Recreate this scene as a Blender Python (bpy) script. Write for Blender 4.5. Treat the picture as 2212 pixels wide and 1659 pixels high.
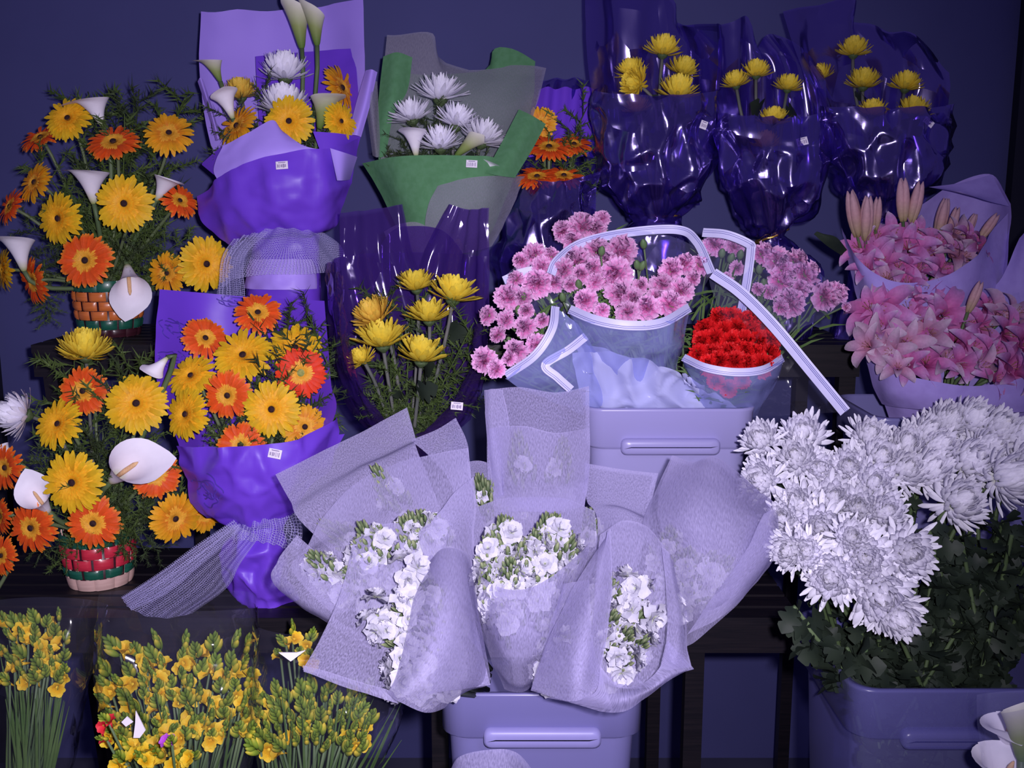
import bpy, math, random
from math import sin, cos, pi, radians, sqrt
from mathutils import Vector, Matrix, Quaternion, noise

for _o in list(bpy.data.objects):
    bpy.data.objects.remove(_o, do_unlink=True)
SC = bpy.context.scene
COL = SC.collection
RND = random.Random(11)

# ------------------------------------------------------------ camera
ZC, PITCH, F = 1.35, radians(10.0), 2170.0        # F: focal length in pixels of the 2212 x 1659 frame
CX, CY = 1106.0, 829.5
cam = bpy.data.cameras.new('camera')
cam.sensor_width = 36.0
cam.lens = 36.0 * F / 2212.0
cam.clip_start = 0.02
cam_o = bpy.data.objects.new('camera', cam)
COL.objects.link(cam_o)
cam_o.location = (0, 0, ZC)
cam_o.rotation_euler = (pi / 2 - PITCH, 0, 0)
SC.camera = cam_o

# ------------------------------------------------------------ world, flash, exposure
w = bpy.data.worlds.new('world')
SC.world = w
w.use_nodes = True
w.node_tree.nodes['Background'].inputs[0].default_value = (0.15, 0.13, 0.38, 1)
w.node_tree.nodes['Background'].inputs[1].default_value = 0.36
fl = bpy.data.lights.new('camera_flash', 'SPOT')
fl.energy = 124.0
fl.color = (0.91, 0.84, 1.0)
fl.shadow_soft_size = 0.016
fl.spot_size = radians(94)
fl.spot_blend = 1.0
fl_o = bpy.data.objects.new('camera_flash', fl)
COL.objects.link(fl_o)
fl_o.location = (0.055, -0.01, ZC + 0.035)
_d = Vector((-0.30, 1.9, 0.95)) - fl_o.location
fl_o.rotation_euler = _d.to_track_quat('-Z', 'Y').to_euler()
vs = SC.view_settings
vs.view_transform = 'Standard'
vs.look = 'None'
vs.exposure = 0.0
vs.gamma = 1.0
vs.use_curve_mapping = False
SC.cycles.transparent_max_bounces = 40
SC.cycles.max_bounces = 8

# ------------------------------------------------------------ pixel -> place
CT, ST = cos(PITCH), sin(PITCH)

def P(px, py, Y):
    """the point at distance Y in front of the camera plane that pixel (px, py) looks at"""
    a, v = (px - CX) / F, (py - CY) / F
    t = Y / (CT - v * ST)
    return Vector((a * t, Y, ZC - t * (ST + v * CT)))

def PX(py, Y):
    v = (py - CY) / F
    return Y / (CT - v * ST) / F

# ------------------------------------------------------------ materials
MATS = {}

def new_mat(name):
    m = bpy.data.materials.new(name)
    m.use_nodes = True
    nt = m.node_tree
    nt.nodes.clear()
    out = nt.nodes.new('ShaderNodeOutputMaterial')
    MATS[name] = m
    return m, nt, out

def nd(nt, typ, **kw):
    n = nt.nodes.new(typ)
    for k, v in kw.items():
        if k in n.inputs:
            n.inputs[k].default_value = v
        else:
            setattr(n, k, v)
    return n

def c4(c):
    return (c[0], c[1], c[2], 1.0)

def noise_bump(nt, scale, strength, dist=0.002, coord='Object', stretch=None, detail=3.0):
    tc = nd(nt, 'ShaderNodeTexCoord')
    src = tc.outputs[coord]
    if stretch:
        mp = nd(nt, 'ShaderNodeMapping')
        mp.inputs['Scale'].default_value = stretch
        nt.links.new(src, mp.inputs['Vector'])
        src = mp.outputs[0]
    nz = nd(nt, 'ShaderNodeTexNoise', Scale=scale, Detail=detail)
    nt.links.new(src, nz.inputs['Vector'])
    bp = nd(nt, 'ShaderNodeBump', Strength=strength, Distance=dist)
    nt.links.new(nz.outputs[0], bp.inputs['Height'])
    return bp, nz

def m_plain(name, col, rough=0.6, spec=0.3, metal=0.0, col2=None, nscale=30.0, bump=0.0, bdist=0.002, stretch=None, coat=0.0):
    m, nt, out = new_mat(name)
    b = nd(nt, 'ShaderNodeBsdfPrincipled', Roughness=rough, Metallic=metal)
    b.inputs['Base Color'].default_value = c4(col)
    b.inputs['Specular IOR Level'].default_value = spec
    b.inputs['Coat Weight'].default_value = coat
    b.inputs['Coat Roughness'].default_value = 0.08
    if col2 or bump:
        bp, nz = noise_bump(nt, nscale, bump, bdist, stretch=stretch)
        if bump:
            nt.links.new(bp.outputs[0], b.inputs['Normal'])
        if col2:
            rp = nd(nt, 'ShaderNodeValToRGB')
            rp.color_ramp.elements[0].color = c4(col)
            rp.color_ramp.elements[1].color = c4(col2)
            rp.color_ramp.elements[0].position = 0.35
            rp.color_ramp.elements[1].position = 0.65
            nt.links.new(nz.outputs[0], rp.inputs[0])
            nt.links.new(rp.outputs[0], b.inputs['Base Color'])
    nt.links.new(b.outputs[0], out.inputs[0])
    return m

def m_petal(name, ramp, transl=0.2, vary=0.08, rough=0.55, spec=0.25, streak=0.25):
    """colour runs along the petal (attribute t: 0 at the base, 1 at the tip), with fine veins"""
    m, nt, out = new_mat(name)
    at = nd(nt, 'ShaderNodeAttribute')
    at.attribute_name = 't'
    rp = nd(nt, 'ShaderNodeValToRGB')
    el = rp.color_ramp.elements
    el[0].position, el[0].color = ramp[0][0], c4(ramp[0][1])
    el[1].position, el[1].color = ramp[-1][0], c4(ramp[-1][1])
    for p, c in ramp[1:-1]:
        e = el.new(p)
        e.color = c4(c)
    nt.links.new(at.outputs['Fac'], rp.inputs[0])
    oi = nd(nt, 'ShaderNodeObjectInfo')
    mr = nd(nt, 'ShaderNodeMapRange')
    mr.inputs['To Min'].default_value = 1 - vary
    mr.inputs['To Max'].default_value = 1 + vary
    nt.links.new(oi.outputs['Random'], mr.inputs['Value'])
    tc = nd(nt, 'ShaderNodeTexCoord')
    nz = nd(nt, 'ShaderNodeTexNoise', Scale=9.0, Detail=3.0)
    nt.links.new(tc.outputs['Object'], nz.inputs['Vector'])
    mr2 = nd(nt, 'ShaderNodeMapRange')
    mr2.inputs['To Min'].default_value = 1 - streak
    mr2.inputs['To Max'].default_value = 1 + streak
    nt.links.new(nz.outputs[0], mr2.inputs['Value'])
    mu = nd(nt, 'ShaderNodeMath', operation='MULTIPLY')
    nt.links.new(mr.outputs[0], mu.inputs[0])
    nt.links.new(mr2.outputs[0], mu.inputs[1])
    hs = nd(nt, 'ShaderNodeHueSaturation')
    nt.links.new(rp.outputs[0], hs.inputs['Color'])
    nt.links.new(mu.outputs[0], hs.inputs['Value'])
    b = nd(nt, 'ShaderNodeBsdfPrincipled', Roughness=rough)
    b.inputs['Specular IOR Level'].default_value = spec
    nt.links.new(hs.outputs[0], b.inputs['Base Color'])
    tr = nd(nt, 'ShaderNodeBsdfTranslucent')
    nt.links.new(hs.outputs[0], tr.inputs[0])
    mx = nd(nt, 'ShaderNodeMixShader')
    mx.inputs[0].default_value = transl
    nt.links.new(b.outputs[0], mx.inputs[1])
    nt.links.new(tr.outputs[0], mx.inputs[2])
    nt.links.new(mx.outputs[0], out.inputs[0])
    return m

def m_film(name, tint, haze, haze_fac, gloss=(1, 1, 1), rough=0.07, ior=1.5, bscale=14.0, bstr=0.6, bdist=0.004,
           stretch=(3.0, 1.0, 1.0), gmul=1.0, facet=0.0, fscale=30.0):
    """clear or tinted cellophane: tinted see-through film, a little milky haze, a glossy coat"""
    m, nt, out = new_mat(name)
    tr = nd(nt, 'ShaderNodeBsdfTransparent')
    tr.inputs[0].default_value = c4(tint)
    df = nd(nt, 'ShaderNodeBsdfDiffuse')
    df.inputs[0].default_value = c4(haze)
    m1 = nd(nt, 'ShaderNodeMixShader')
    m1.inputs[0].default_value = haze_fac
    nt.links.new(tr.outputs[0], m1.inputs[1])
    nt.links.new(df.outputs[0], m1.inputs[2])
    gl = nd(nt, 'ShaderNodeBsdfGlossy', Roughness=rough)
    gl.inputs[0].default_value = c4(gloss)
    bp, nz = noise_bump(nt, bscale, bstr, bdist, coord='UV', stretch=stretch, detail=2.0)
    nrm = bp.outputs[0]
    if facet:                                        # crinkled film: small flat facets tilted every way
        tc = nd(nt, 'ShaderNodeTexCoord')
        mp = nd(nt, 'ShaderNodeMapping')
        mp.inputs['Scale'].default_value = (1.5, .8, 1)
        mp.inputs['Rotation'].default_value = (0, 0, .5)
        nt.links.new(tc.outputs['UV'], mp.inputs['Vector'])
        vo = nd(nt, 'ShaderNodeTexVoronoi', Scale=fscale)
        nt.links.new(mp.outputs[0], vo.inputs['Vector'])
        s1 = nd(nt, 'ShaderNodeVectorMath', operation='SUBTRACT')
        s1.inputs[1].default_value = (.5, .5, .5)
        nt.links.new(vo.outputs['Color'], s1.inputs[0])
        s2 = nd(nt, 'ShaderNodeVectorMath', operation='SCALE')
        s2.inputs['Scale'].default_value = facet
        nt.links.new(s1.outputs[0], s2.inputs[0])
        s3 = nd(nt, 'ShaderNodeVectorMath', operation='ADD')
        nt.links.new(nrm, s3.inputs[0])
        nt.links.new(s2.outputs[0], s3.inputs[1])
        s4 = nd(nt, 'ShaderNodeVectorMath', operation='NORMALIZE')
        nt.links.new(s3.outputs[0], s4.inputs[0])
        nrm = s4.outputs[0]
    nt.links.new(nrm, gl.inputs['Normal'])
    # the same reflectance from both sides of the thin film (Schlick)
    ge = nd(nt, 'ShaderNodeNewGeometry')
    dp = nd(nt, 'ShaderNodeVectorMath', operation='DOT_PRODUCT')
    nt.links.new(nrm, dp.inputs[0])
    nt.links.new(ge.outputs['Incoming'], dp.inputs[1])
    ab = nd(nt, 'ShaderNodeMath', operation='ABSOLUTE')
    nt.links.new(dp.outputs['Value'], ab.inputs[0])
    om = nd(nt, 'ShaderNodeMath', operation='SUBTRACT')
    om.inputs[0].default_value = 1.0
    om.use_clamp = True
    nt.links.new(ab.outputs[0], om.inputs[1])
    pw = nd(nt, 'ShaderNodeMath', operation='POWER')
    pw.inputs[1].default_value = 5.0
    nt.links.new(om.outputs[0], pw.inputs[0])
    f0 = ((ior - 1) / (ior + 1)) ** 2
    fr = nd(nt, 'ShaderNodeMath', operation='MULTIPLY_ADD')
    fr.inputs[1].default_value = .6 * (1 - f0)
    fr.inputs[2].default_value = f0
    nt.links.new(pw.outputs[0], fr.inputs[0])
    mu = nd(nt, 'ShaderNodeMath', operation='MULTIPLY')
    mu.inputs[1].default_value = gmul
    mu.use_clamp = True
    nt.links.new(fr.outputs[0], mu.inputs[0])
    m2 = nd(nt, 'ShaderNodeMixShader')
    nt.links.new(mu.outputs[0], m2.inputs[0])
    nt.links.new(m1.outputs[0], m2.inputs[1])
    nt.links.new(gl.outputs[0], m2.inputs[2])
    nt.links.new(m2.outputs[0], out.inputs[0])
    return m

def m_sheer(name, col, cover, weave=900.0, wvar=0.25, transl=0.35, crumple=0.15):
    """woven or non-woven gauze: threads that scatter light, gaps that let it through"""
    m, nt, out = new_mat(name)
    df = nd(nt, 'ShaderNodeBsdfDiffuse')
    tl = nd(nt, 'ShaderNodeBsdfTranslucent')
    df.inputs[0].default_value = c4(col)
    tl.inputs[0].default_value = c4(col)
    tc = nd(nt, 'ShaderNodeTexCoord')
    bp = nd(nt, 'ShaderNodeBump', Strength=crumple, Distance=0.004)
    nb = nd(nt, 'ShaderNodeTexNoise', Scale=22.0, Detail=5.0)
    nt.links.new(tc.outputs['UV'], nb.inputs['Vector'])
    nt.links.new(nb.outputs[0], bp.inputs['Height'])
    nt.links.new(bp.outputs[0], df.inputs['Normal'])
    m1 = nd(nt, 'ShaderNodeMixShader')
    m1.inputs[0].default_value = transl
    nt.links.new(df.outputs[0], m1.inputs[1])
    nt.links.new(tl.outputs[0], m1.inputs[2])
    mp = nd(nt, 'ShaderNodeMapping')
    mp.inputs['Scale'].default_value = (1.0, 0.25, 1.0)
    mp.inputs['Rotation'].default_value = (0, 0, 0.6)
    nt.links.new(tc.outputs['UV'], mp.inputs['Vector'])
    nz = nd(nt, 'ShaderNodeTexNoise', Scale=weave, Detail=2.0)
    nt.links.new(mp.outputs[0], nz.inputs['Vector'])
    mr = nd(nt, 'ShaderNodeMapRange')
    mr.inputs['From Min'].default_value = 0.3
    mr.inputs['From Max'].default_value = 0.7
    mr.inputs['To Min'].default_value = max(0, cover - wvar)
    mr.inputs['To Max'].default_value = min(1, cover + wvar)
    nt.links.new(nz.outputs[0], mr.inputs['Value'])
    tr = nd(nt, 'ShaderNodeBsdfTransparent')
    m2 = nd(nt, 'ShaderNodeMixShader')
    nt.links.new(mr.outputs[0], m2.inputs[0])
    nt.links.new(tr.outputs[0], m2.inputs[1])
    nt.links.new(m1.outputs[0], m2.inputs[2])
    nt.links.new(m2.outputs[0], out.inputs[0])
    return m

def m_tulle(name, col, scale=420.0, width=0.16, base=0.12):
    m, nt, out = new_mat(name)
    df = nd(nt, 'ShaderNodeBsdfDiffuse')
    df.inputs[0].default_value = c4(col)
    tc = nd(nt, 'ShaderNodeTexCoord')
    vo = nd(nt, 'ShaderNodeTexVoronoi', Scale=scale)
    vo.feature = 'DISTANCE_TO_EDGE'
    vo.inputs['Randomness'].default_value = 0.35
    nt.links.new(tc.outputs['UV'], vo.inputs['Vector'])
    mr = nd(nt, 'ShaderNodeMapRange')
    mr.inputs['From Min'].default_value = width * 0.5
    mr.inputs['From Max'].default_value = width
    mr.inputs['To Min'].default_value = 0.7
    mr.inputs['To Max'].default_value = base
    nt.links.new(vo.outputs['Distance'], mr.inputs['Value'])
    tr = nd(nt, 'ShaderNodeBsdfTransparent')
    m2 = nd(nt, 'ShaderNodeMixShader')
    nt.links.new(mr.outputs[0], m2.inputs[0])
    nt.links.new(tr.outputs[0], m2.inputs[1])
    nt.links.new(df.outputs[0], m2.inputs[2])
    nt.links.new(m2.outputs[0], out.inputs[0])
    return m

# room
m_plain('wall_paint', (0.058, 0.060, 0.180), 0.75, 0.2, col2=(0.064, 0.066, 0.196), nscale=4.0)
m_plain('floor_tile', (0.05, 0.05, 0.09), 0.5, 0.3, col2=(0.07, 0.07, 0.11), nscale=6.0)
m_plain('pillar_paint', (0.010, 0.010, 0.022), 0.6, 0.2, col2=(0.014, 0.014, 0.028), nscale=5.0)
m_plain('dark_wood', (0.006, 0.005, 0.009), 0.45, 0.3, col2=(0.012, 0.009, 0.013), nscale=18.0, stretch=(0.6, 12, 12))
# petals
m_petal('gerbera_yellow', [(0, (.76, .30, .012)), (.45, (.84, .47, .015)), (1, (.80, .54, .02))], .22, .10)
m_petal('gerbera_gold', [(0, (.74, .20, .02)), (.5, (.84, .36, .015)), (1, (.82, .44, .02))], .22, .10)
m_petal('gerbera_orange', [(0, (.82, .34, .03)), (.25, (.82, .10, .015)), (.75, (.84, .11, .015)), (1, (.88, .30, .03))], .22, .10)
m_petal('gerbera_red', [(0, (.80, .25, .03)), (.3, (.85, .045, .012)), (1, (.88, .06, .015))], .22, .10)
m_petal('floret_gold', [(0, (.55, .25, .02)), (1, (.92, .45, .04))], .1, .05)
m_petal('floret_yellow', [(0, (.75, .32, .012)), (1, (.95, .50, .02))], .1, .05)
m_plain('eye_dark', (.018, .008, .012), .8, .2, col2=(.05, .02, .02), nscale=6.0, bump=.6)
m_plain('eye_green', (.22, .26, .07), .8, .2, col2=(.40, .38, .12), nscale=8.0, bump=.6)
m_petal('mum_white', [(0, (.82, .84, .70)), (.2, (.90, .88, 1.0)), (1, (.93, .91, 1.0))], .26, .05, streak=.12)
m_petal('mum_white_core', [(0, (.78, .80, .40)), (.5, (.82, .82, .66)), (1, (.86, .84, .90))], .25, .05, streak=.12)
m_petal('mum_yellow', [(0, (.75, .55, .04)), (.5, (.88, .68, .06)), (1, (.90, .72, .08))], .25, .08, streak=.2)
m_petal('mum_buff', [(0, (.70, .42, .05)), (.5, (.82, .50, .07)), (1, (.85, .60, .09))], .25, .08, streak=.2)
m_petal('carnation_pink', [(0, (.76, .22, .50)), (.6, (.82, .26, .60)), (1, (.89, .54, .84))], .25, .10, streak=.35)
m_petal('carnation_red', [(0, (.40, .003, .006)), (.5, (.66, .006, .010)), (1, (.80, .016, .02))], .2, .12, streak=.4)
m_petal('lily_pink', [(0, (.48, .05, .24)), (.4, (.58, .15, .42)), (.8, (.55, .26, .56)), (1, (.62, .50, .66))], .25, .12, streak=.25)
m_petal('lily_pale', [(0, (.52, .17, .28)), (.5, (.55, .30, .48)), (1, (.60, .48, .60))], .25, .12, streak=.2)
m_petal('lily_bud', [(0, (.42, .34, .16)), (.5, (.60, .34, .36)), (1, (.58, .36, .42))], .2, .1, streak=.2)
m_petal('calla_white', [(0, (.30, .36, .10)), (.12, (.66, .66, .50)), (.3, (.88, .84, .92)), (1, (.92, .88, .98))], .12, .05, streak=.05)
m_petal('calla_green', [(0, (.10, .20, .03)), (.45, (.30, .36, .12)), (.8, (.60, .60, .44)), (1, (.78, .76, .68))], .12, .05, streak=.05)
m_petal('stock_white', [(0, (.56, .60, .44)), (.3, (.62, .61, .70)), (1, (.66, .64, .76))], .2, .05, streak=.12)
m_petal('stock_bud', [(0, (.06, .10, .045)), (.6, (.12, .17, .075)), (1, (.34, .38, .20))], .15, .1, streak=.25)
m_petal('freesia_yellow', [(0, (.60, .40, .02)), (.4, (.84, .50, .015)), (1, (.90, .66, .05))], .25, .12, streak=.2)
m_petal('freesia_bud', [(0, (.08, .16, .02)), (.45, (.24, .32, .03)), (1, (.80, .58, .05))], .2, .15, streak=.25)
m_petal('freesia_red', [(0, (.50, .06, .02)), (.4, (.70, .02, .04)), (1, (.75, .04, .06))], .2, .05)
m_petal('freesia_purple', [(0, (.40, .10, .45)), (.4, (.42, .05, .55)), (1, (.52, .12, .65))], .2, .05)
m_plain('lily_anther', (.30, .12, .10), .7, .2, col2=(.40, .18, .14), nscale=60.0)
m_plain('spadix', (.75, .42, .20), .7, .2, col2=(.80, .55, .30), nscale=60.0, bump=.4)
m_plain('stem_green', (.07, .12, .05), .5, .35, col2=(.11, .16, .07), nscale=14.0)
m_plain('stem_pale', (.10, .14, .06), .5, .35, col2=(.14, .18, .09), nscale=14.0)
m_plain('stem_grey', (.09, .10, .09), .6, .25, col2=(.14, .14, .13), nscale=14.0)
m_plain('calyx_green', (.05, .08, .03), .6, .25, col2=(.08, .12, .05), nscale=20.0)
m_plain('carnation_calyx', (.10, .17, .07), .5, .3, col2=(.14, .22, .09), nscale=20.0)
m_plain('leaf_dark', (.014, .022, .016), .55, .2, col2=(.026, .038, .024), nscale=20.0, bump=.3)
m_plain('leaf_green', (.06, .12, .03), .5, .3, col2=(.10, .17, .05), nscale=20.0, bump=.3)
m_plain('fern_green', (.050, .085, .020), .6, .2, col2=(.085, .13, .035), nscale=6.0)
m_plain('fern_dark', (.030, .045, .020), .6, .2, col2=(.05, .075, .03), nscale=6.0)
# papers, films, cloth
m_plain('violet_paper', (.150, .048, .60), .40, .32, col2=(.165, .056, .64), nscale=5.0, bump=.12, bdist=.01)
m_plain('lilac_paper', (.40, .27, .86), .5, .35, col2=(.43, .30, .90), nscale=5.0, bump=.1, bdist=.01)
m_plain('green_felt', (.085, .225, .10), .9, .1, col2=(.10, .25, .12), nscale=90.0, bump=.2)
m_sheer('white_felt', (.46, .44, .54), .60, 900, .12, .4)
m_plain('lilac_felt', (.33, .25, .62), .85, .15, col2=(.36, .28, .67), nscale=60.0, bump=.25)
m_film('violet_film', (.42, .30, .80), (.08, .04, .50), .12, gloss=(.62, .52, 1), rough=.19, ior=1.6, bscale=10, bstr=.25, gmul=6.0, facet=.6, fscale=20)
m_film('plum_film', (.46, .33, .70), (.16, .07, .46), .16, gloss=(.75, .65, 1), rough=.10, ior=1.5, bscale=10, bstr=.35, gmul=1.3, facet=.45, fscale=18)
m_film('clear_film', (.97, .97, .99), (.6, .58, .85), .015, rough=.06, ior=1.4, bscale=8, bstr=.2, facet=.5, fscale=22, gmul=1.6)
m_film('sleeve_film', (.95, .95, .99), (.50, .50, .90), .07, rough=.08, ior=1.28, bscale=9, bstr=.3, facet=.3, fscale=20)
m_film('sleeve_mid', (.90, .91, 1.0), (.42, .46, 1.0), .36, rough=.1, ior=1.3, bscale=9, bstr=.3, facet=.3, fscale=20)
m_film('sleeve_milky', (.85, .85, .95), (.60, .62, .98), .62, rough=.25, ior=1.25, bscale=9, bstr=.3)
m_film('bucket_frosted', (.85, .85, .96), (.42, .39, .72), .72, rough=.3, ior=1.4, bscale=6, bstr=.1)
m_film('bucket_clear', (.80, .80, .95), (.30, .29, .72), .22, rough=.3, ior=1.4, bscale=6, bstr=.1)
m_sheer('organza', (.56, .51, .82), .58, 800, .22, .40, crumple=.22)
m_tulle('tulle_net', (.50, .46, .80), 330, .13, .07)
m_plain('white_band', (.62, .60, .88), .45, .35, col2=(.66, .64, .92), nscale=30.0)
m_plain('band_line', (.14, .14, .40), .6, .2, col2=(.16, .16, .44), nscale=30.0)
m_plain('sticker_paper', (.80, .74, .84), .6, .2, col2=(.76, .70, .80), nscale=40.0)
m_plain('sticker_ink', (.18, .14, .28), .7, .1, col2=(.22, .17, .32), nscale=60.0)
m_plain('rose_print', (.075, .035, .34), .4, .3, col2=(.09, .04, .38), nscale=30.0)
m_film('bucket_plastic', (.80, .80, .95), (.25, .235, .52), .66, gloss=(1, 1, 1), rough=.30, ior=1.45, bscale=6, bstr=.1)
m_plain('bucket_handle_plastic', (.27, .25, .54), .4, .4, col2=(.29, .27, .57), nscale=20.0)
m_plain('gold_tie', (.85, .50, .10), .25, .6, metal=.9, col2=(.90, .58, .15), nscale=90.0, bump=.5)
m_plain('strip_orange', (.55, .14, .03), .35, .45, col2=(.62, .17, .04), nscale=30, stretch=(1, 1, 8), coat=.2)
m_plain('strip_green', (.010, .085, .055), .35, .45, col2=(.015, .11, .07), nscale=30, stretch=(1, 1, 8), coat=.2)
m_plain('strip_red', (.50, .022, .05), .35, .45, col2=(.58, .03, .06), nscale=30, stretch=(1, 1, 8), coat=.2)
m_plain('strip_natural', (.56, .36, .32), .5, .35, col2=(.64, .43, .38), nscale=30, stretch=(1, 1, 8))
m_plain('strip_dark', (.035, .008, .014), .35, .45, col2=(.05, .012, .02), nscale=30, stretch=(1, 1, 8), coat=.2)

# ------------------------------------------------------------ mesh helpers
class MB:
    def __init__(s):
        s.v, s.f, s.t, s.uv = [], [], [], []

    def add(s, p, t=0.0, uv=(0, 0)):
        s.v.append(tuple(p)); s.t.append(t); s.uv.append(uv)
        return len(s.v) - 1

    def grid(s, rows):
        """rows: lists of vertex indices"""
        for a, b in zip(rows, rows[1:]):
            for i in range(len(a) - 1):
                s.f.append((a[i], a[i + 1], b[i + 1], b[i]))

    def tube(s, pts, rad, n=6, t=(0, 1), caps=True):
        pts = [Vector(p) for p in pts]
        m = len(pts)
        rings = []
        up = Vector((0.31, 0.17, 0.93)).normalized()
        for i, p in enumerate(pts):
            d = (pts[min(i + 1, m - 1)] - pts[max(i - 1, 0)])
            if d.length < 1e-9:
                d = Vector((0, 0, 1))
            d.normalize()
            a = d.cross(up)
            if a.length < 1e-3:
                a = d.cross(Vector((1, 0, 0)))
            a.normalize()
            b = d.cross(a)
            r = rad[i] if isinstance(rad, (list, tuple)) else rad
            tt = t[0] + (t[1] - t[0]) * i / max(1, m - 1)
            rings.append([s.add(p + a * (r * cos(2 * pi * k / n)) + b * (r * sin(2 * pi * k / n)), tt) for k in range(n)])
        for A, B in zip(rings, rings[1:]):
            for k in range(n):
                s.f.append((A[k], A[(k + 1) % n], B[(k + 1) % n], B[k]))
        if caps:
            s.f.append(tuple(reversed(rings[0])))
            s.f.append(tuple(rings[-1]))

    def box(s, c, h, rot=None):
        c = Vector(c)
        R = rot or Matrix.Identity(3)
        ids = []
        for sx in (-1, 1):
            for sy in (-1, 1):
                for sz in (-1, 1):
                    ids.append(s.add(c + R @ Vector((sx * h[0], sy * h[1], sz * h[2]))))
        for q in ((0, 1, 3, 2), (4, 6, 7, 5), (0, 4, 5, 1), (2, 3, 7, 6), (0, 2, 6, 4), (1, 5, 7, 3)):
            s.f.append(tuple(ids[i] for i in q))

    def ellipsoid(s, c, axis, length, rad, n=6, m=5, t=(0, 1), sharp=0.7):
        """a bud: spindle from c along axis"""
        c, axis = Vector(c), Vector(axis).normalized()
        pts, rr = [], []
        for i in range(m + 1):
            u = i / m
            pts.append(c + axis * (length * u))
            rr.append(max(rad * 0.06, rad * (sin(pi * min(1, u * 0.93 + 0.06)) ** sharp)))
        s.tube(pts, rr, n, t)

    def petal(s, az, r0, L, W, e0, e1, cup=0.2, z0=0.0, n=5, prof='oblong', t=(0, 1), side=1, wob=0.0, rr=None):
        ca, sa = cos(az), sin(az)
        r, z = r0, z0
        rows = []
        for i in range(n + 1):
            u = i / n
            ang = e0 + (e1 - e0) * u
            if i:
                r += L / n * cos(ang)
                z += L / n * sin(ang)
            if prof == 'oblong':
                wd = W * min(1, .45 + 1.1 * u) * (1 - .72 * max(0, (u - .72) / .28) ** 2)
            elif prof == 'spoon':
                wd = W * min(1, .5 + .9 * u) * (1 - .66 * max(0, (u - .72) / .28) ** 3)
            elif prof == 'lance':
                wd = W * (sin(pi * (0.10 + 0.88 * u)) ** .8)
            elif prof == 'strap':
                wd = W * (1 - .6 * max(0, (u - .8) / .2) ** 2)
            else:
                wd = W
            row = []
            js = [q / side for q in range(-side, side + 1)]
            for q in js:
                lift = cup * wd * q * q
                nr, nz = -sin(ang) * lift, cos(ang) * lift
                off = q * wd
                wz = wob * sin(u * 9 + q * 4 + az * 7) * u * W if wob else 0
                row.append(s.add(((r + nr) * ca - off * sa, (r + nr) * sa + off * ca, z + nz + wz), t[0] + (t[1] - t[0]) * u, (u, q)))
            rows.append(row)
        s.grid(rows)

    def mesh(s, name, mat, smooth=True):
        me = bpy.data.meshes.new(name)
        me.from_pydata(s.v, [], s.f)
        at = me.attributes.new('t', 'FLOAT', 'POINT')
        at.data.foreach_set('value', s.t)
        uvl = me.uv_layers.new(name='UVMap')
        lv = [0] * len(me.loops)
        me.loops.foreach_get('vertex_index', lv)
        flat = []
        for i in lv:
            flat.extend(s.uv[i])
        uvl.data.foreach_set('uv', flat)
        if smooth:
            me.polygons.foreach_set('use_smooth', [True] * len(me.polygons))
        me.materials.append(MATS[mat])
        me.update()
        return me

def link(name, data, parent=None, loc=None, quat=None, scale=None):
    o = bpy.data.objects.new(name, data)
    COL.objects.link(o)
    if parent is not None:
        o.parent = parent
    if loc is not None:
        o.location = loc
    if quat is not None:
        o.rotation_mode = 'QUATERNION'
        o.rotation_quaternion = quat
    if scale is not None:
        o.scale = (scale, scale, scale) if not hasattr(scale, '__len__') else scale
    return o

def tag(o, label=None, cat=None, group=None, kind=None):
    if label: o['label'] = label
    if cat: o['category'] = cat
    if group: o['group'] = group
    if kind: o['kind'] = kind
    return o

def thing(name, label, cat, loc=(0, 0, 0), group=None):
    o = link(name, None, None, loc)
    o.empty_display_size = 0.02
    return tag(o, label, cat, group)

def part(name, mb, mat, root, smooth=True, kind=None, label=None, parent=None):
    """mesh built in world coordinates, hung under root (an Empty that is only moved, not turned)"""
    me = mb.mesh(name, mat, smooth)
    o = link(name, me, parent or root, None if parent else -Vector(root.location))
    return tag(o, label, None, None, kind)

# ------------------------------------------------------------ sheets
def _cr(a, b, c, d, t):
    return 0.5 * ((2 * b) + (c - a) * t + (2 * a - 5 * b + 4 * c - d) * t * t + (3 * b - a - 3 * c + d) * t ** 3)

def _line(pts, u):
    n = len(pts) - 1
    x = min(max(u, 0), 1) * n
    i = min(int(x), n - 1)
    t = x - i
    b, c = pts[i], pts[i + 1]
    a = pts[i - 1] if i > 0 else b * 2 - c
    d = pts[i + 2] if i + 2 <= n else c * 2 - b
    return _cr(a, b, c, d, t)

class Surf:
    def __init__(s, grid):
        s.g = [[P(*p) if not isinstance(p, Vector) else p for p in row] for row in grid]

    def at(s, u, v):
        return _line([_line(r, u) for r in s.g], v)

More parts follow.
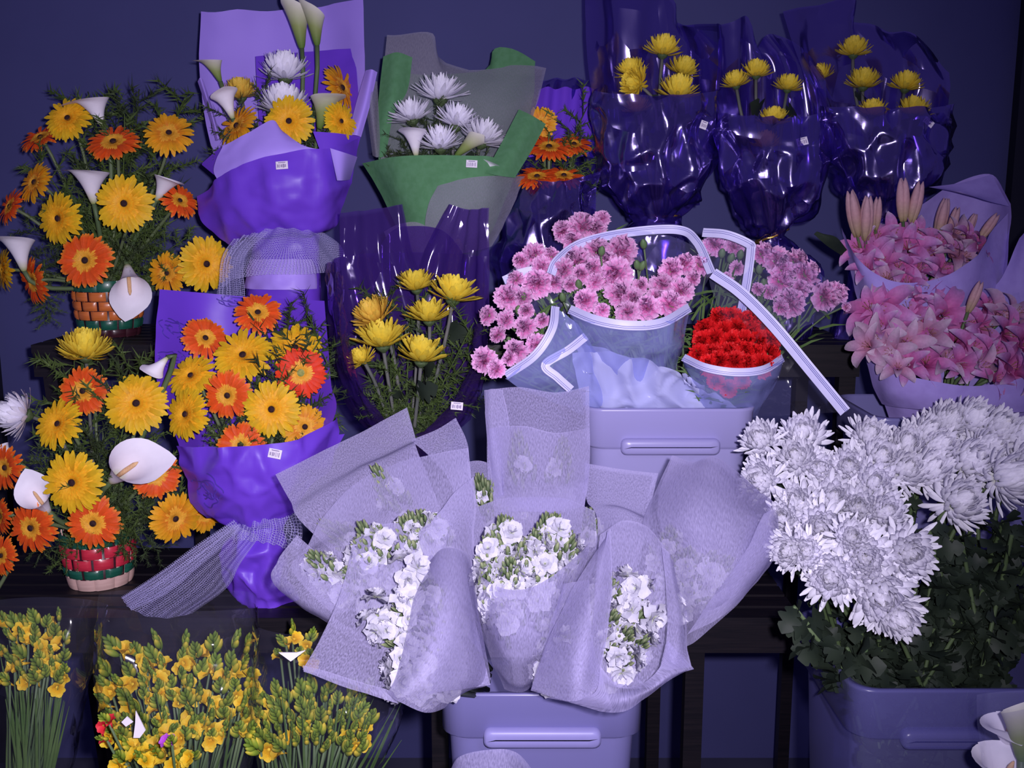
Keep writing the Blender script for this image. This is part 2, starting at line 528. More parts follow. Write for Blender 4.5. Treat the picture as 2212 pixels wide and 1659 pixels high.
def sheet(name, grid, mat, root, nu=22, nv=22, crease=0.0, cscale=18.0, pleat=0.0, pfreq=7, seed=0, label=None, parent=None, kind=None, thick=0.0, vor=0.0, vscale=18.0, edge=True):
    sf = Surf(grid)
    mb = MB()
    rows = []
    c00 = sf.at(.5, .5)
    du = (sf.at(1, .5) - sf.at(0, .5)).length
    dv = (sf.at(.5, 1) - sf.at(.5, 0)).length
    off = Vector((seed * 3.7, seed * 1.3, seed * 2.1))
    for j in range(nv + 1):
        v = j / nv
        row = []
        for i in range(nu + 1):
            u = i / nu
            p = sf.at(u, v)
            if crease or pleat or vor:
                e = .02
                tu = sf.at(min(1, u + e), v) - sf.at(max(0, u - e), v)
                tv = sf.at(u, min(1, v + e)) - sf.at(u, max(0, v - e))
                n = tu.cross(tv)
                if n.length > 1e-12:
                    n.normalize()
                else:
                    n = Vector((0, -1, 0))
                d = 0
                if crease:
                    q = p * cscale + off
                    d += crease * (abs(noise.noise(q)) * 1.6 + abs(noise.noise(q * 2.3)) * .8 - .55)
                if vor:                              # sharp creases between flat facets
                    dd = noise.voronoi(Vector((p.x * 1.2, p.y * .5, p.z * .8)) * vscale + off)[0]
                    d += vor * min(1.0, (dd[1] - dd[0]) * 1.6) - vor * .5
                if pleat:
                    d += pleat * sin(u * pfreq * 2 * pi + 2.2 * noise.noise(p * 7 + off) + seed)
                p = p + n * d
            row.append(mb.add(p, v, (u * du, v * dv)))
        rows.append(row)
    mb.grid(rows)
    if thick:
        nb = len(mb.v)
        for k in range(nb):
            q = Vector(mb.v[k])
            mb.add(q + Vector((0, thick, 0)), mb.t[k], mb.uv[k])
        rows2 = [[i + nb for i in reversed(r)] for r in rows]
        mb.grid(rows2)
    o = part(name, mb, mat, root, label=label, parent=parent, kind=kind)
    return o, sf

def half(rings, front=True, n=9):
    """half rings (y, xl, xr, Ycentre, depth, sag) -> sheet grid, front half bulges to the camera"""
    g = []
    for (y, xl, xr, Yc, d, sag) in rings:
        cx, rx = (xl + xr) / 2, (xr - xl) / 2
        row = []
        for i in range(n):
            a = pi * i / (n - 1)
            row.append((cx - rx * cos(a), y + sag * sin(a), Yc - (d if front else -d) * sin(a)))
        g.append(row)
    return g

def ribbon(name, pts, width, mat, root, nrm=None, seg=10, parent=None, label=None, lines=None):
    """flat band along pixel points (x, y, Y); width in pixels, across it in the picture plane of the points"""
    sf = [P(*p) for p in pts]
    mb = MB()
    rows = []
    N = seg * (len(pts) - 1)
    W = width * PX(pts[0][1], pts[0][2])
    offs = []
    for i in range(N + 1):
        u = i / N
        p = _line(sf, u)
        d = _line(sf, min(1, u + .02)) - _line(sf, max(0, u - .02))
        view = Vector((0, 1, -.15))
        a = d.cross(view)
        if a.length < 1e-9: a = Vector((0, 0, 1))
        a.normalize()
        offs.append((p, a))
        rows.append([mb.add(p + a * (W * .5 * q) + Vector((0, (.0016 if abs(q) < 1 else 0), 0)), u, (u, q)) for q in (-1, 0, 1)])
    mb.grid(rows)
    o = part(name, mb, mat, root, parent=parent, label=label)
    for q in (lines or []):
        m2 = MB()
        rws = []
        for (p, a) in offs:
            rws.append([m2.add(p + a * (W * .5 * (q + e)) + Vector((0, -.0016, 0)), 0) for e in (-.05, .05)])
        m2.grid(rws)
        part('printed_line', m2, 'band_line', root, parent=o)
    return o

# ============================================================ the setting
YW = 2.30                                            # the wall behind the rack
def slab(name, c, h, mat, kind='structure'):
    mb = MB(); mb.box((0, 0, 0), h)
    o = link(name, mb.mesh(name, mat, False), None, c)
    return tag(o, kind=kind)
slab('floor', (0, 0.9, -0.02), (2.6, 2.2, 0.02), 'floor_tile')
slab('wall_back', (0, YW + 0.03, 1.3), (2.6, 0.03, 1.3), 'wall_paint')
xr = P(2189, 200, YW).x
slab('trim_1', (xr + 0.16, YW - 0.015, 1.3), (0.16, 0.015, 1.3), 'pillar_paint')
xl = P(3, 800, YW).x
slab('trim_2', (xl - 0.06, YW - 0.012, 1.3), (0.06, 0.012, 1.3), 'pillar_paint')

# ------------------------------------------------------------ the rack
ZU, ZL, ZF = 1.0975, 0.71, 0.40                      # upper, lower and front tier
rack = thing('display_rack', 'dark slatted wooden display rack with stepped tiers against the wall', 'rack', (0, 1.9, 0))
def rbox(name, x0, x1, y0, y1, z0, z1, parent=None):
    mb = MB(); mb.box(((x0 + x1) / 2, (y0 + y1) / 2, (z0 + z1) / 2), ((x1 - x0) / 2, (y1 - y0) / 2, (z1 - z0) / 2))
    return part(name, mb, 'dark_wood', rack, False)
def tier(x0, x1, y0, y1, z, n, apron=.045):
    s = (y1 - y0) / n
    for k in range(n):
        rbox('slat', x0, x1, y0 + k * s, y0 + k * s + s * .80, z - .016, z)
    rbox('front_rail', x0, x1, y0 + .004, y0 + .024, z - .016 - apron, z - .0155)
    rbox('back_rail', x0, x1, y1 - .03, y1 - .012, z - .016 - apron, z - .0155)
    for xx in (x0 + .012, x1 - .032):
        rbox('end_rail', xx, xx + .02, y0 + .0245, y1 - .0305, z - .016 - apron, z - .0155)
XU0, XU1 = P(66, 740, 1.85).x, P(1862, 745, 1.85).x
XL0, XL1 = -1.02, P(1730, 1335, 1.50).x
tier(XU0, XU1, 1.85, 2.20, ZU, 7)
tier(XL0, XL1, 1.50, 1.84, ZL, 7)
tier(-1.05, .98, 1.0, 1.46, ZF, 8)
def leg(p0, p1, w=.026, d=.026):
    mb = MB()
    p0, p1 = Vector(p0), Vector(p1)
    ids = []
    for p in (p0, p1):
        ids.append([mb.add(p + Vector((sx * w / 2, sy * d / 2, 0))) for sx, sy in ((-1, -1), (1, -1), (1, 1), (-1, 1))])
    for k in range(4):
        mb.f.append((ids[0][k], ids[0][(k + 1) % 4], ids[1][(k + 1) % 4], ids[1][k]))
    mb.f.append(tuple(reversed(ids[0]))); mb.f.append(tuple(ids[1]))
    part('leg', mb, 'dark_wood', rack, False)
zu = ZU - .0155
zl = ZL - .0155
zf = ZF - .0155
leg((XU0 + .085, 1.88, 0), (XU0 + .02, 1.88, zu))
leg((XU0 + .20, 2.16, 0), (XU0 + .20, 2.16, zu))
leg((XU1 - .02, 1.88, 0), (XU1 - .02, 1.88, zu))
leg((XU1 - .02, 2.16, 0), (XU1 - .02, 2.16, zu))
for px, yy, ww in ((248, 1.53, .03), (950, 1.53, .026), (1496, 1.53, .03), (1411, 1.81, .024), (1792, 1.90, .020)):
    x = P(px, 1500, yy).x
    leg((x, yy, 0), (x, yy, zl if yy < 1.85 else zu), ww)
for xx in (-1.02, 0.0, .95):
    for yy in (1.03, 1.43):
        leg((xx, yy, 0), (xx, yy, zf))

# ============================================================ flower kits (unit size, looking along +Z)
G_PET = {}
def gerbera_petals(mat):
    if mat not in G_PET:
        up, lo = [], []
        for k in range(4):
            mb = MB(); mb.petal(0, .30, .66 + .03 * k, .088, radians(22 - 4 * k), radians(-8 - 5 * k), .22, .02, 5, 'oblong')
            up.append(mb.mesh('petal', mat))
            mb = MB(); mb.petal(0, .28, .72 + .025 * (k % 3), .092, radians(8 - 4 * k), radians(-14 - 4 * k), .22, -.02, 5, 'oblong')
            lo.append(mb.mesh('petal', mat))
        G_PET[mat] = (up, lo)
    return G_PET[mat]
G_IN = {}
def gerbera_inner(mat, hi):
    if (mat, hi) not in G_IN:
        out = []
        for k in range(2):
            r = random.Random(k + 5)
            mb = MB()
            for ring, (n, r0, L, W, e) in enumerate(((26, .22, .52, .075, 18), (28, .18, .40, .062, 30), (26, .13, .24, .045, 46), (22, .10, .13, .03, 62)) if hi else ((34, .17, .34, .045, 24), (28, .13, .22, .038, 42), (22, .10, .12, .03, 60))):
                for i in range(n):
                    mb.petal(2 * pi * (i + .5 * ring) / n + r.uniform(-.05, .05), r0, L * r.uniform(.85, 1.1), W,
                             radians(e + r.uniform(-6, 6)), radians(e - 34), .2, .03 + .01 * ring, 3, 'oblong')
            out.append(mb.mesh('inner_florets', mat))
        G_IN[(mat, hi)] = out
    return G_IN[(mat, hi)]
def dome_mesh(name, mat, r, h, n=14, m=4):
    mb = MB(); rows = []
    for j in range(m + 1):
        a = (pi / 2) * j / m
        rows.append([mb.add((r * cos(a) * cos(2 * pi * i / n), r * cos(a) * sin(2 * pi * i / n), h * sin(a) + .02), j / m) for i in range(n)])
    for A, B in zip(rows, rows[1:]):
        for i in range(n):
            mb.f.append((A[i], A[(i + 1) % n], B[(i + 1) % n], B[i]))
    mb.f.append(tuple(rows[-1]))
    mb.f.append(tuple(reversed(rows[0])))
    return mb.mesh(name, mat)
EYE_D = dome_mesh('eye', 'eye_dark', .135, .10)
EYE_G = dome_mesh('eye', 'eye_green', .19, .10)
def calyx_mesh(mat, r=.28, h=.22):
    mb = MB(); rows = []
    n = 12
    for (rr, z) in ((.06, -h - .05), (.12, -h), (r * .8, -h * .6), (r, -.03), (r * .7, .0)):
        rows.append([mb.add((rr * cos(2 * pi * i / n), rr * sin(2 * pi * i / n), z), 0) for i in range(n)])
    for A, B in zip(rows, rows[1:]):
        for i in range(n):
            mb.f.append((A[i], A[(i + 1) % n], B[(i + 1) % n], B[i]))
    mb.f.append(tuple(reversed(rows[0]))); mb.f.append(tuple(rows[-1]))
    for i in range(10):                              # pointed sepals
        mb.petal(2 * pi * i / 10, r * .6, .22, .06, radians(50), radians(35), .2, -h * .55, 3, 'lance')
    return mb.mesh('calyx', mat)
CALYX = calyx_mesh('calyx_green')

def head_quat(n, spin=None):
    n = Vector(n).normalized()
    q = Vector((0, 0, 1)).rotation_difference(n)
    return q @ Quaternion((0, 0, 1), RND.uniform(0, 6.28) if spin is None else spin)

def stem_part(root, top, nrm, base, r, mat, nseg=7, r0=None):
    """stem leaving the back of the head and bending to its base"""
    top, base, nrm = Vector(top), Vector(base), Vector(nrm).normalized()
    L = (top - base).length
    c1 = top - nrm * min(.35 * L, .07)
    c2 = base + (top - base) * .35
    pts = []
    for i in range(nseg + 1):
        t = i / nseg
        pts.append(((1 - t) ** 3) * top + 3 * (1 - t) ** 2 * t * c1 + 3 * (1 - t) * t * t * c2 + t ** 3 * base)
    mb = MB()
    mb.tube(pts, [r + ((r0 or r) - r) * i / nseg for i in range(nseg + 1)], 6)
    return part('stem', mb, mat, root)

GER = {'y': ('gerbera_yellow', 'floret_yellow', 0), 'g': ('gerbera_gold', 'floret_gold', 0), 'o': ('gerbera_orange', 'floret_gold', 0),
       'r': ('gerbera_red', 'floret_gold', 1)}
WORDG = {'y': 'yellow', 'g': 'golden orange', 'o': 'orange', 'r': 'red'}

def gerbera(px, py, Y, R, kind, face, base, where, group, squash=1.0):
    pos = P(px, py, Y)
    s = R * PX(py, Y)
    n = Vector((face[0], -1.0 if len(face) < 3 else face[2], face[1])).normalized()
    mat, fm, eye = GER[kind]
    ey = {'y': 'yellow gerbera with dark eye', 'g': 'golden gerbera with dark eye', 'o': 'orange gerbera with yellow ring round dark eye',
          'r': 'red gerbera with green eye'}[kind]
    root = thing('gerbera', ey + ' ' + where, 'flower', base, group + ', ' + WORDG[kind])
    q = head_quat(n)
    loc = pos - base
    up, lo = gerbera_petals(mat)
    N = RND.choice((22, 23, 24, 25))
    for i in range(N):
        for ly, ms in ((0, up), (1, lo)):
            az = 2 * pi * (i + .5 * ly) / N + RND.uniform(-.06, .06)
            tilt = Quaternion((0, 1, 0), RND.uniform(-.12, .10))
            k = RND.uniform(.93, 1.05)
            link('petal', RND.choice(ms), root, loc, q @ Quaternion((0, 0, 1), az) @ tilt, s * k)
    tag(link('inner_florets', RND.choice(gerbera_inner(fm, 1 if kind in 'y' else 0)), root, loc, q, s), kind='stuff')
    link('eye', EYE_G if eye else EYE_D, root, loc + n * (s * .02), q, s)
    link('calyx', CALYX, root, loc - n * (s * .02), q, s * .8)
    stem_part(root, pos - n * s * .18, n, base, .0034, 'stem_pale')
    return root

def mum_mesh(mat, layers, seed, prof='spoon', cup=.35, jit=.08):
    """layers: (count, r0, length, width, e0, e1, z0)"""
    r = random.Random(seed)
    mb = MB()
    for k, (n, r0, L, W, e0, e1, z0) in enumerate(layers):
        for i in range(n):
            mb.petal(2 * pi * (i + .5 * (k % 2)) / n + r.uniform(-.12, .12), r0, L * r.uniform(1 - jit * 1.6, 1 + jit), W * r.uniform(.85, 1.1),
                     radians(e0 + r.uniform(-9, 9)), radians(e1 + r.uniform(-14, 14)), cup, z0 + r.uniform(-.03, .03), 6, prof,
                     wob=.15)
    return mb.mesh('petals', mat)
# full white pompon: drooping strap petals outside, incurved ones within
FULL = [(11, .12, 1.04, .070, -48, 20, -.20), (18, .12, 1.02, .078, -26, 50, -.15), (22, .12, .99, .085, -6, 82, -.10), (24, .12, .96, .088, 8, 96, -.05),
        (24, .11, .92, .088, 22, 104, .0), (22, .09, .86, .085, 35, 108, .04), (19, .07, .78, .078, 47, 112, .08), (15, .04, .68, .066, 60, 112, .12)]
CORE = [(14, .03, .64, .040, 66, 100, .14), (9, .01, .62, .034, 80, 98, .16)]
# open cup seen from the side
CUP = [(16, .10, .98, .085, 4, 26, -.02), (17, .10, .98, .09, 18, 42, .0), (17, .09, .95, .09, 32, 58, .02), (16, .07, .90, .085, 46, 72, .04),
       (14, .05, .84, .08, 58, 84, .06), (12, .03, .78, .07, 70, 92, .08)]
SPARSE = [(12, .10, 1.0, .12, 6, 34, -.02), (15, .10, .99, .125, 22, 50, .0), (15, .09, .94, .12, 36, 66, .02), (13, .07, .86, .11, 50, 80, .04),
          (9, .04, .62, .10, 62, 96, .06)]
DENSE = [(22, .10, .92, .085, -4, 34, -.02), (26, .10, .95, .085, 12, 58, .0), (26, .10, .93, .08, 26, 78, .02), (25, .09, .90, .08, 40, 92, .04),
         (22, .07, .86, .075, 52, 100, .06), (18, .05, .82, .07, 64, 102, .08), (14, .03, .78, .06, 74, 100, .1)]
MUM = {
    'white_full': [(mum_mesh('mum_white', FULL, k, 'spoon', .95, .12), mum_mesh('mum_white_core', CORE, k, 'spoon', .3)) for k in (1, 2, 3, 4)],
    'white_cup': [(mum_mesh('mum_white', CUP, k, 'lance', .5), None) for k in (5, 6, 7)],
    'white_dense': [(mum_mesh('mum_white', DENSE, k, 'spoon', .3), None) for k in (8, 9)],
    'yellow_cup': [(mum_mesh('mum_yellow', SPARSE, k, 'spoon', .4), None) for k in (10, 11, 12)],
    'yellow_dense': [(mum_mesh('mum_yellow', DENSE, k, 'spoon', .3), None) for k in (13, 14)],
    'buff_dense': [(mum_mesh('mum_buff', DENSE, k, 'spoon', .3), None) for k in (15, 16)],
}

def leaf_mesh(mat, name='leaf', lobes=3):
    """a lobed chrysanthemum leaf, unit length along +X"""
    mb = MB()
    n = 12
    rows = []
    for i in range(n + 1):
        u = i / n
        wd = .05 + .34 * sin(pi * min(1, u * .92 + .05)) * (.40 + .75 * abs(sin(u * pi * lobes)))
        if i == n: wd = .02
        z = .10 * sin(u * 3.0) - .18 * u * u
        rows.append([mb.add((u, q * wd, z + .12 * abs(q) * wd), u) for q in (-1, -.5, 0, .5, 1)])
    mb.grid(rows)
    return mb.mesh(name, mat)
LEAF_D = leaf_mesh('leaf_dark')

def leaves_mb(mb, pts, count, size, seed, spread=1.0, t0=.1, t1=.9):
    """lobed leaves along a stem, joined"""
    r = random.Random(seed)
    src = [Vector(v.co) for v in LEAF_D.vertices]
    fs = [tuple(p.vertices) for p in LEAF_D.polygons]
    for k in range(count):
        u = t0 + (t1 - t0) * (k + r.random()) / count
        p = _line(pts, u)
        d = Vector((r.uniform(-1, 1), r.uniform(-1.2, .8), r.uniform(-.7, .6))).normalized() * spread
        q = Vector((1, 0, 0)).rotation_difference(d.normalized()) @ Quaternion((1, 0, 0), r.uniform(0, 6.28))
        s = size * r.uniform(.7, 1.25)
        b = len(mb.v)
        for v in src:
            mb.add(p + q @ (v * s), 0)
        for f in fs:
            mb.f.append(tuple(i + b for i in f))

def mum(px, py, Y, R, kind, face, base, label, group, leaves=0, stem='stem_grey', lsize=.05, calyx=True, size=None):
    pos = P(px, py, Y)
    s = R * PX(py, Y)
    n = Vector((face[0], face[2] if len(face) > 2 else -1.0, face[1])).normalized()
    root = thing('chrysanthemum', label, 'flower', base, group)
    q = head_quat(n)
    a, b = RND.choice(MUM[kind])
    off = -n * (s * (.35 if kind == 'white_full' else .42))
    loc = pos - base + off
    tag(link('petals', a, root, loc, q, s), kind='stuff')
    if b:
        tag(link('core_petals', b, root, loc, q, s), kind='stuff')
    if calyx:
        link('calyx', CALYX, root, loc, q, s * (.95 if kind != 'white_full' else .8))
    st = stem_part(root, pos + off - n * s * .16, n, base, .0032, stem)
    if leaves:
        mb = MB()
        pts = [pos + off - n * s * .2, pos + off - n * s * .9 + (base - pos) * .2, pos * .45 + base * .55, base]
        leaves_mb(mb, pts, leaves, lsize, RND.randint(0, 9999))
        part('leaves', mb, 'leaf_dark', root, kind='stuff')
    return root

# ------------------------------------------------------------ carnation
def carn_mesh(mat, seed):
    r = random.Random(seed)
    mb = MB()
    for (n, e0, e1, L, W, z0) in ((8, 6, -14, .98, .50, .0), (8, 28, 14, .92, .50, .06), (7, 48, 50, .90, .48, .10), (6, 66, 72, .86, .44, .14), (4, 82, 90, .86, .36, .16)):
        for i in range(n):
            az = 2 * pi * (i + r.random() * .5) / n
            ca, sa = cos(az), sin(az)
            rows = []
            ns, nc = 4, 8
            ph = r.uniform(0, 6)
            ee0, ee1 = radians(e0 + r.uniform(-14, 14)), radians(e1 + r.uniform(-26, 26)); Lk = L * r.uniform(.74, 1.1)
            x, z = .04, z0
            for a in range(ns + 1):
                u = a / ns
                ang = ee0 + (ee1 - ee0) * u
                if a:
                    x += Lk / ns * cos(ang); z += Lk / ns * sin(ang)
                row = []
                for c in range(nc + 1):
                    q = c / nc * 2 - 1
                    wd = W * (.12 + .95 * u) * q
                    ruf = .15 * u * u * sin(q * 6 + ph) + .09 * u * sin(q * 13 + ph * 2)
                    rad = x - .16 * u * q * q
                    if a == ns:
                        rad += .07 * (1 if c % 2 else -1)
                    row.append(mb.add(((rad - sin(ang) * ruf) * ca - wd * sa, (rad - sin(ang) * ruf) * sa + wd * ca, z + cos(ang) * ruf + (.03 if a == ns and c % 2 else 0)), u))
                rows.append(row)
            mb.grid(rows)
    return mb.mesh('petals', mat)
CARN = {'p': [carn_mesh('carnation_pink', k) for k in (1, 2, 3, 4)], 'r': [carn_mesh('carnation_red', k) for k in (5, 6, 7)]}
def calyx_tube():
    mb = MB()
    mb.tube([(0, 0, -.95), (0, 0, -.85), (0, 0, -.4), (0, 0, .05), (0, 0, .2)], [.08, .22, .30, .34, .30], 9)
    for i in range(5):
        mb.petal(2 * pi * i / 5, .26, .3, .12, radians(65), radians(50), .2, .0, 3, 'lance')
    return mb.mesh('calyx', 'carnation_calyx')
CALYX_T = calyx_tube()
def carn_leaves(mb, a, b, seed, n=6, L=.05):
    r = random.Random(seed)
    for k in range(n):
        p = a.lerp(b, .15 + .8 * k / n)
        d = Vector((r.uniform(-1, 1), r.uniform(-1, .5), r.uniform(.1, 1))).normalized()
        sd = d.cross(Vector((0, 1, .2))).normalized() * .0022
        m = p + d * L * .5
        i = [mb.add(p - sd), mb.add(p + sd), mb.add(m + sd), mb.add(m - sd), mb.add(p + d * L + Vector((0, 0, -.006)))]
        mb.f.append((i[0], i[1], i[2], i[3])); mb.f.append((i[3], i[2], i[4]))
def carnation(px, py, Y, R, kind, face, base, label, group):
    pos = P(px, py, Y)
    s = R * PX(py, Y)
    n = Vector((face[0], face[2] if len(face) > 2 else -1, face[1])).normalized()
    root = thing('carnation', label, 'flower', base, group)
    q = head_quat(n)
    loc = pos - base - n * s * .45
    tag(link('petals', RND.choice(CARN[kind]), root, loc, q, s), kind='stuff')
    link('calyx', CALYX_T, root, loc - n * s * .05, q, s if kind == 'p' else s * .9)
    top = pos - n * s * 1.25
    stem_part(root, top, n, base, .0018, 'stem_green')
    mb = MB()
    carn_leaves(mb, top, top.lerp(base, .5), RND.randint(0, 9999))
    part('leaves', mb, 'leaf_green', root, kind='stuff')
    return root
def carn_bud(px, py, Y, R, face, base, label, group):
    pos = P(px, py, Y); s = R * PX(py, Y)
    n = Vector((face[0], -1, face[1])).normalized()
    root = thing('carnation_bud', label, 'flower bud', base, group)
    mb = MB(); mb.ellipsoid(pos - n * s * 1.3, n, s * 2.2, s * .62, 8, 7)
    part('bud', mb, 'carnation_calyx', root)
    stem_part(root, pos - n * s * 1.2, n, base, .0016, 'stem_green')
    return root

# ------------------------------------------------------------ lily
def lily_petals(mat):
    out = []
    for k in range(3):
        mb = MB()
        mb.petal(0, .06, 1.18 + .06 * k, .24 + .02 * k, radians(70 - 6 * k), radians(4 - 34 * k), .55, 0, 8, 'lance', wob=.12, side=2)
        out.append(mb.mesh('petal', mat))
    return out
LIL = {'p': lily_petals('lily_pink'), 'w': lily_petals('lily_pale')}
def lily_bud_mesh():
    mb = MB()
    for k in range(3):
        a = 2 * pi * k / 3
        mb.ellipsoid((.07 * cos(a), .07 * sin(a), 0), (.02 * cos(a), .02 * sin(a), 1), 1.55, .17, 8, 8, sharp=.65)
    return mb.mesh('bud', 'lily_bud')
LBUD = lily_bud_mesh()
def stamen_mesh():
    mb = MB()
    for k in range(6):
        a = 2 * pi * k / 6 + .5
        pts = [(.02 * cos(a), .02 * sin(a), 0), (.10 * cos(a), .10 * sin(a), .5), (.22 * cos(a), .22 * sin(a), .8)]
        mb.tube(pts, .014, 4)
        mb.tube([(.18 * cos(a), .18 * sin(a), .80), (.25 * cos(a), .25 * sin(a), .80)], .022, 5)
    return mb.mesh('stamens', 'lily_anther')
STAM = stamen_mesh()
def lily(px, py, Y, R, kind, face, base, label, group, closed=False):
    pos = P(px, py, Y); s = R * PX(py, Y)
    n = Vector((face[0], face[2] if len(face) > 2 else -.8, face[1])).normalized()
    root = thing('lily' if not closed else 'lily_bud', label, 'flower' if not closed else 'flower bud', base, group)
    q = head_quat(n)
    loc = pos - base - n * s * .5
    if closed:
        link('bud', LBUD, root, loc - n * s * .3, q, s)
    else:
        for i in range(6):
            az = 2 * pi * i / 6
            link('petal', RND.choice(LIL[kind]), root, loc, q @ Quaternion((0, 0, 1), az + RND.uniform(-.15, .15)) @ Quaternion((0, 1, 0), RND.uniform(-.25, .2)), s * RND.uniform(.88, 1.08))
        link('stamens', STAM, root, loc, q, s * .7)
    stem_part(root, pos - n * s * .75, n, base, .003, 'stem_green')
    return root

# ------------------------------------------------------------ calla
def calla_mesh(mat, flare=1.0, closed=0.0):
    """funnel along +Z (unit length), the lip opens to +X with a pointed tip"""
    mb = MB(); rows = []
    nf, ns = 26, 14
    for j in range(ns + 1):
        s = j / ns
        row = []
        for i in range(nf + 1):
            f = (i / nf * 2 - 1) * pi * 1.06
            c = cos(f)
            front = .5 + .5 * c
            op = flare * (1 - closed)
            r = .055 + .13 * s ** .7 + (.05 + .22 * op) * s ** 2.6 * (.8 + .3 * front)
            zz = s * (.58 + .42 * front) - .16 * op * max(0, s - .78) / .22 * front
            tip = max(0, s - .7) / .3 * max(0, 1 - abs(f) / .7) ** 1.5
            r += (.16 * op + .03) * tip
            zz += (.12 - .10 * op) * tip
            k = 1 + .02 * (f / pi)
            row.append(mb.add((r * cos(f) * k, r * sin(f) * k, zz), s, (s, f)))
        rows.append(row)
    mb.grid(rows)
    return mb.mesh('spathe', mat)
CALLA = {'open': calla_mesh('calla_white', 1.25), 'mid': calla_mesh('calla_white', .85), 'face': calla_mesh('calla_white', .72), 'closed': calla_mesh('calla_green', .6, .75), 'half': calla_mesh('calla_green', .9, .2)}
def spadix_mesh():
    mb = MB(); mb.tube([(0, 0, .15), (.01, 0, .4), (.03, 0, .62), (.04, 0, .70)], [.03, .04, .035, .012], 8)
    return mb.mesh('spadix', 'spadix')
SPAD = spadix_mesh()
def calla(bp, mp, Y, kind, tipdir, base, label, group, Ym=None, size=1.0, stem='stem_green'):
    """bp / mp: pixels of the funnel's foot and mouth; tipdir: (right, up, away) where the lip points"""
    a, b = P(bp[0], bp[1], Y), P(mp[0], mp[1], Ym if Ym else Y - .01)
    z = (b - a); L = z.length * size; z.normalize()
    x = Vector((tipdir[0], tipdir[2], tipdir[1]))
    x = (x - z * x.dot(z)).normalized()
    y = z.cross(x)
    q = Matrix((x, y, z)).transposed().to_quaternion()
    root = thing('calla_lily', label, 'flower', base, group)
    link('spathe', CALLA[kind], root, a - base, q, L)
    link('spadix', SPAD, root, a - base, q, L)
    stem_part(root, a, z, base, .0046, stem)
    return root

# ------------------------------------------------------------ asparagus fern
def fern_mesh(mat, seed, nb=19):
    r = random.Random(seed)
    mb, ms = MB(), MB()
    pts = []
    bx, by = r.uniform(-.25, .25), r.uniform(-.25, .25)
    for i in range(9):
        u = i / 8
        pts.append(Vector((bx * u * u, by * u * u, u)))
    ms.tube(pts, [.008 - .005 * i / 8 for i in range(9)], 4)
    for k in range(nb):
        u = .12 + .86 * k / nb
        p = _line(pts, u)
        az = k * 2.4 + r.uniform(-.4, .4)
        L = (.34 - .22 * abs(u - .45)) * r.uniform(.7, 1.1)
        d = Vector((cos(az), sin(az), r.uniform(.35, .9))).normalized()
        ms.tube([p, p + d * L * .5, p + d * L + Vector((0, 0, -.03))], [.004, .003, .0015], 3, caps=False)
        nn = 30
        for i in range(nn):
            v = .15 + .85 * i / nn
            c = p + d * (L * v)
            e = (d * .7 + Vector((r.uniform(-1, 1), r.uniform(-1, 1), r.uniform(-1, 1)))).normalized() * r.uniform(.04, .08)
            sd = e.cross(Vector((r.uniform(-1, 1), 1, r.uniform(-1, 1)))).normalized() * .0055
            a = [mb.add(c - sd), mb.add(c + sd), mb.add(c + e)]
            mb.f.append(tuple(a))
    return ms.mesh('stem', mat), mb.mesh('needles', mat, False)
FERN = {'g': [fern_mesh('fern_green', k) for k in range(4)], 'd': [fern_mesh('fern_dark', k + 9) for k in range(4)]}
def fern(b, t, Y0, Y1, kind, label, group, wid=1.0):
    A = b if isinstance(b, Vector) else P(b[0], b[1], Y0)
    B = P(t[0], t[1], Y1)
    d = B - A
    root = thing('fern_sprig', label, 'fern', A, group)
    q = head_quat(d)
    st, ne = RND.choice(FERN[kind])
    L = d.length
    link('stem', st, root, (0, 0, 0), q, (L * wid, L * wid, L))
    tag(link('needles', ne, root, (0, 0, 0), q, (L * wid, L * wid, L)), kind='stuff')
    return root

# ------------------------------------------------------------ stock spike
def floret_mesh(seed):
    r = random.Random(seed)
    mb = MB()
    for (n, e0, e1, L, W, z0) in ((5, 10, -12, .95, .46, 0), (5, 34, 18, .80, .40, .08), (4, 58, 60, .60, .34, .14)):
        for i in range(n):
            mb.petal(2 * pi * (i + r.random() * .5) / n, .05, L * r.uniform(.85, 1.1), W, radians(e0 + r.uniform(-12, 12)), radians(e1 + r.uniform(-15, 15)), r.uniform(.1, .5), z0, 4, 'oblong', wob=.4)
    return mb.mesh('floret', 'stock_white')
FLOR = [floret_mesh(k) for k in range(4)]
def stock_buds(seed):
    r = random.Random(seed)
    mb = MB()
    for k in range(26):
        u = k / 25
        az = k * 2.4
        rad = .42 * (1 - .8 * u)
        d = Vector((cos(az) * (1.1 - .9 * u), sin(az) * (1.1 - .9 * u), 1.0)).normalized()
        mb.ellipsoid((rad * .4 * cos(az), rad * .4 * sin(az), 
                      .62 + .30 * u), d, .17 - .07 * u, .042 - .014 * u, 6, 5)
    return mb.mesh('buds', 'stock_bud')
SBUD = [stock_buds(k) for k in range(3)]
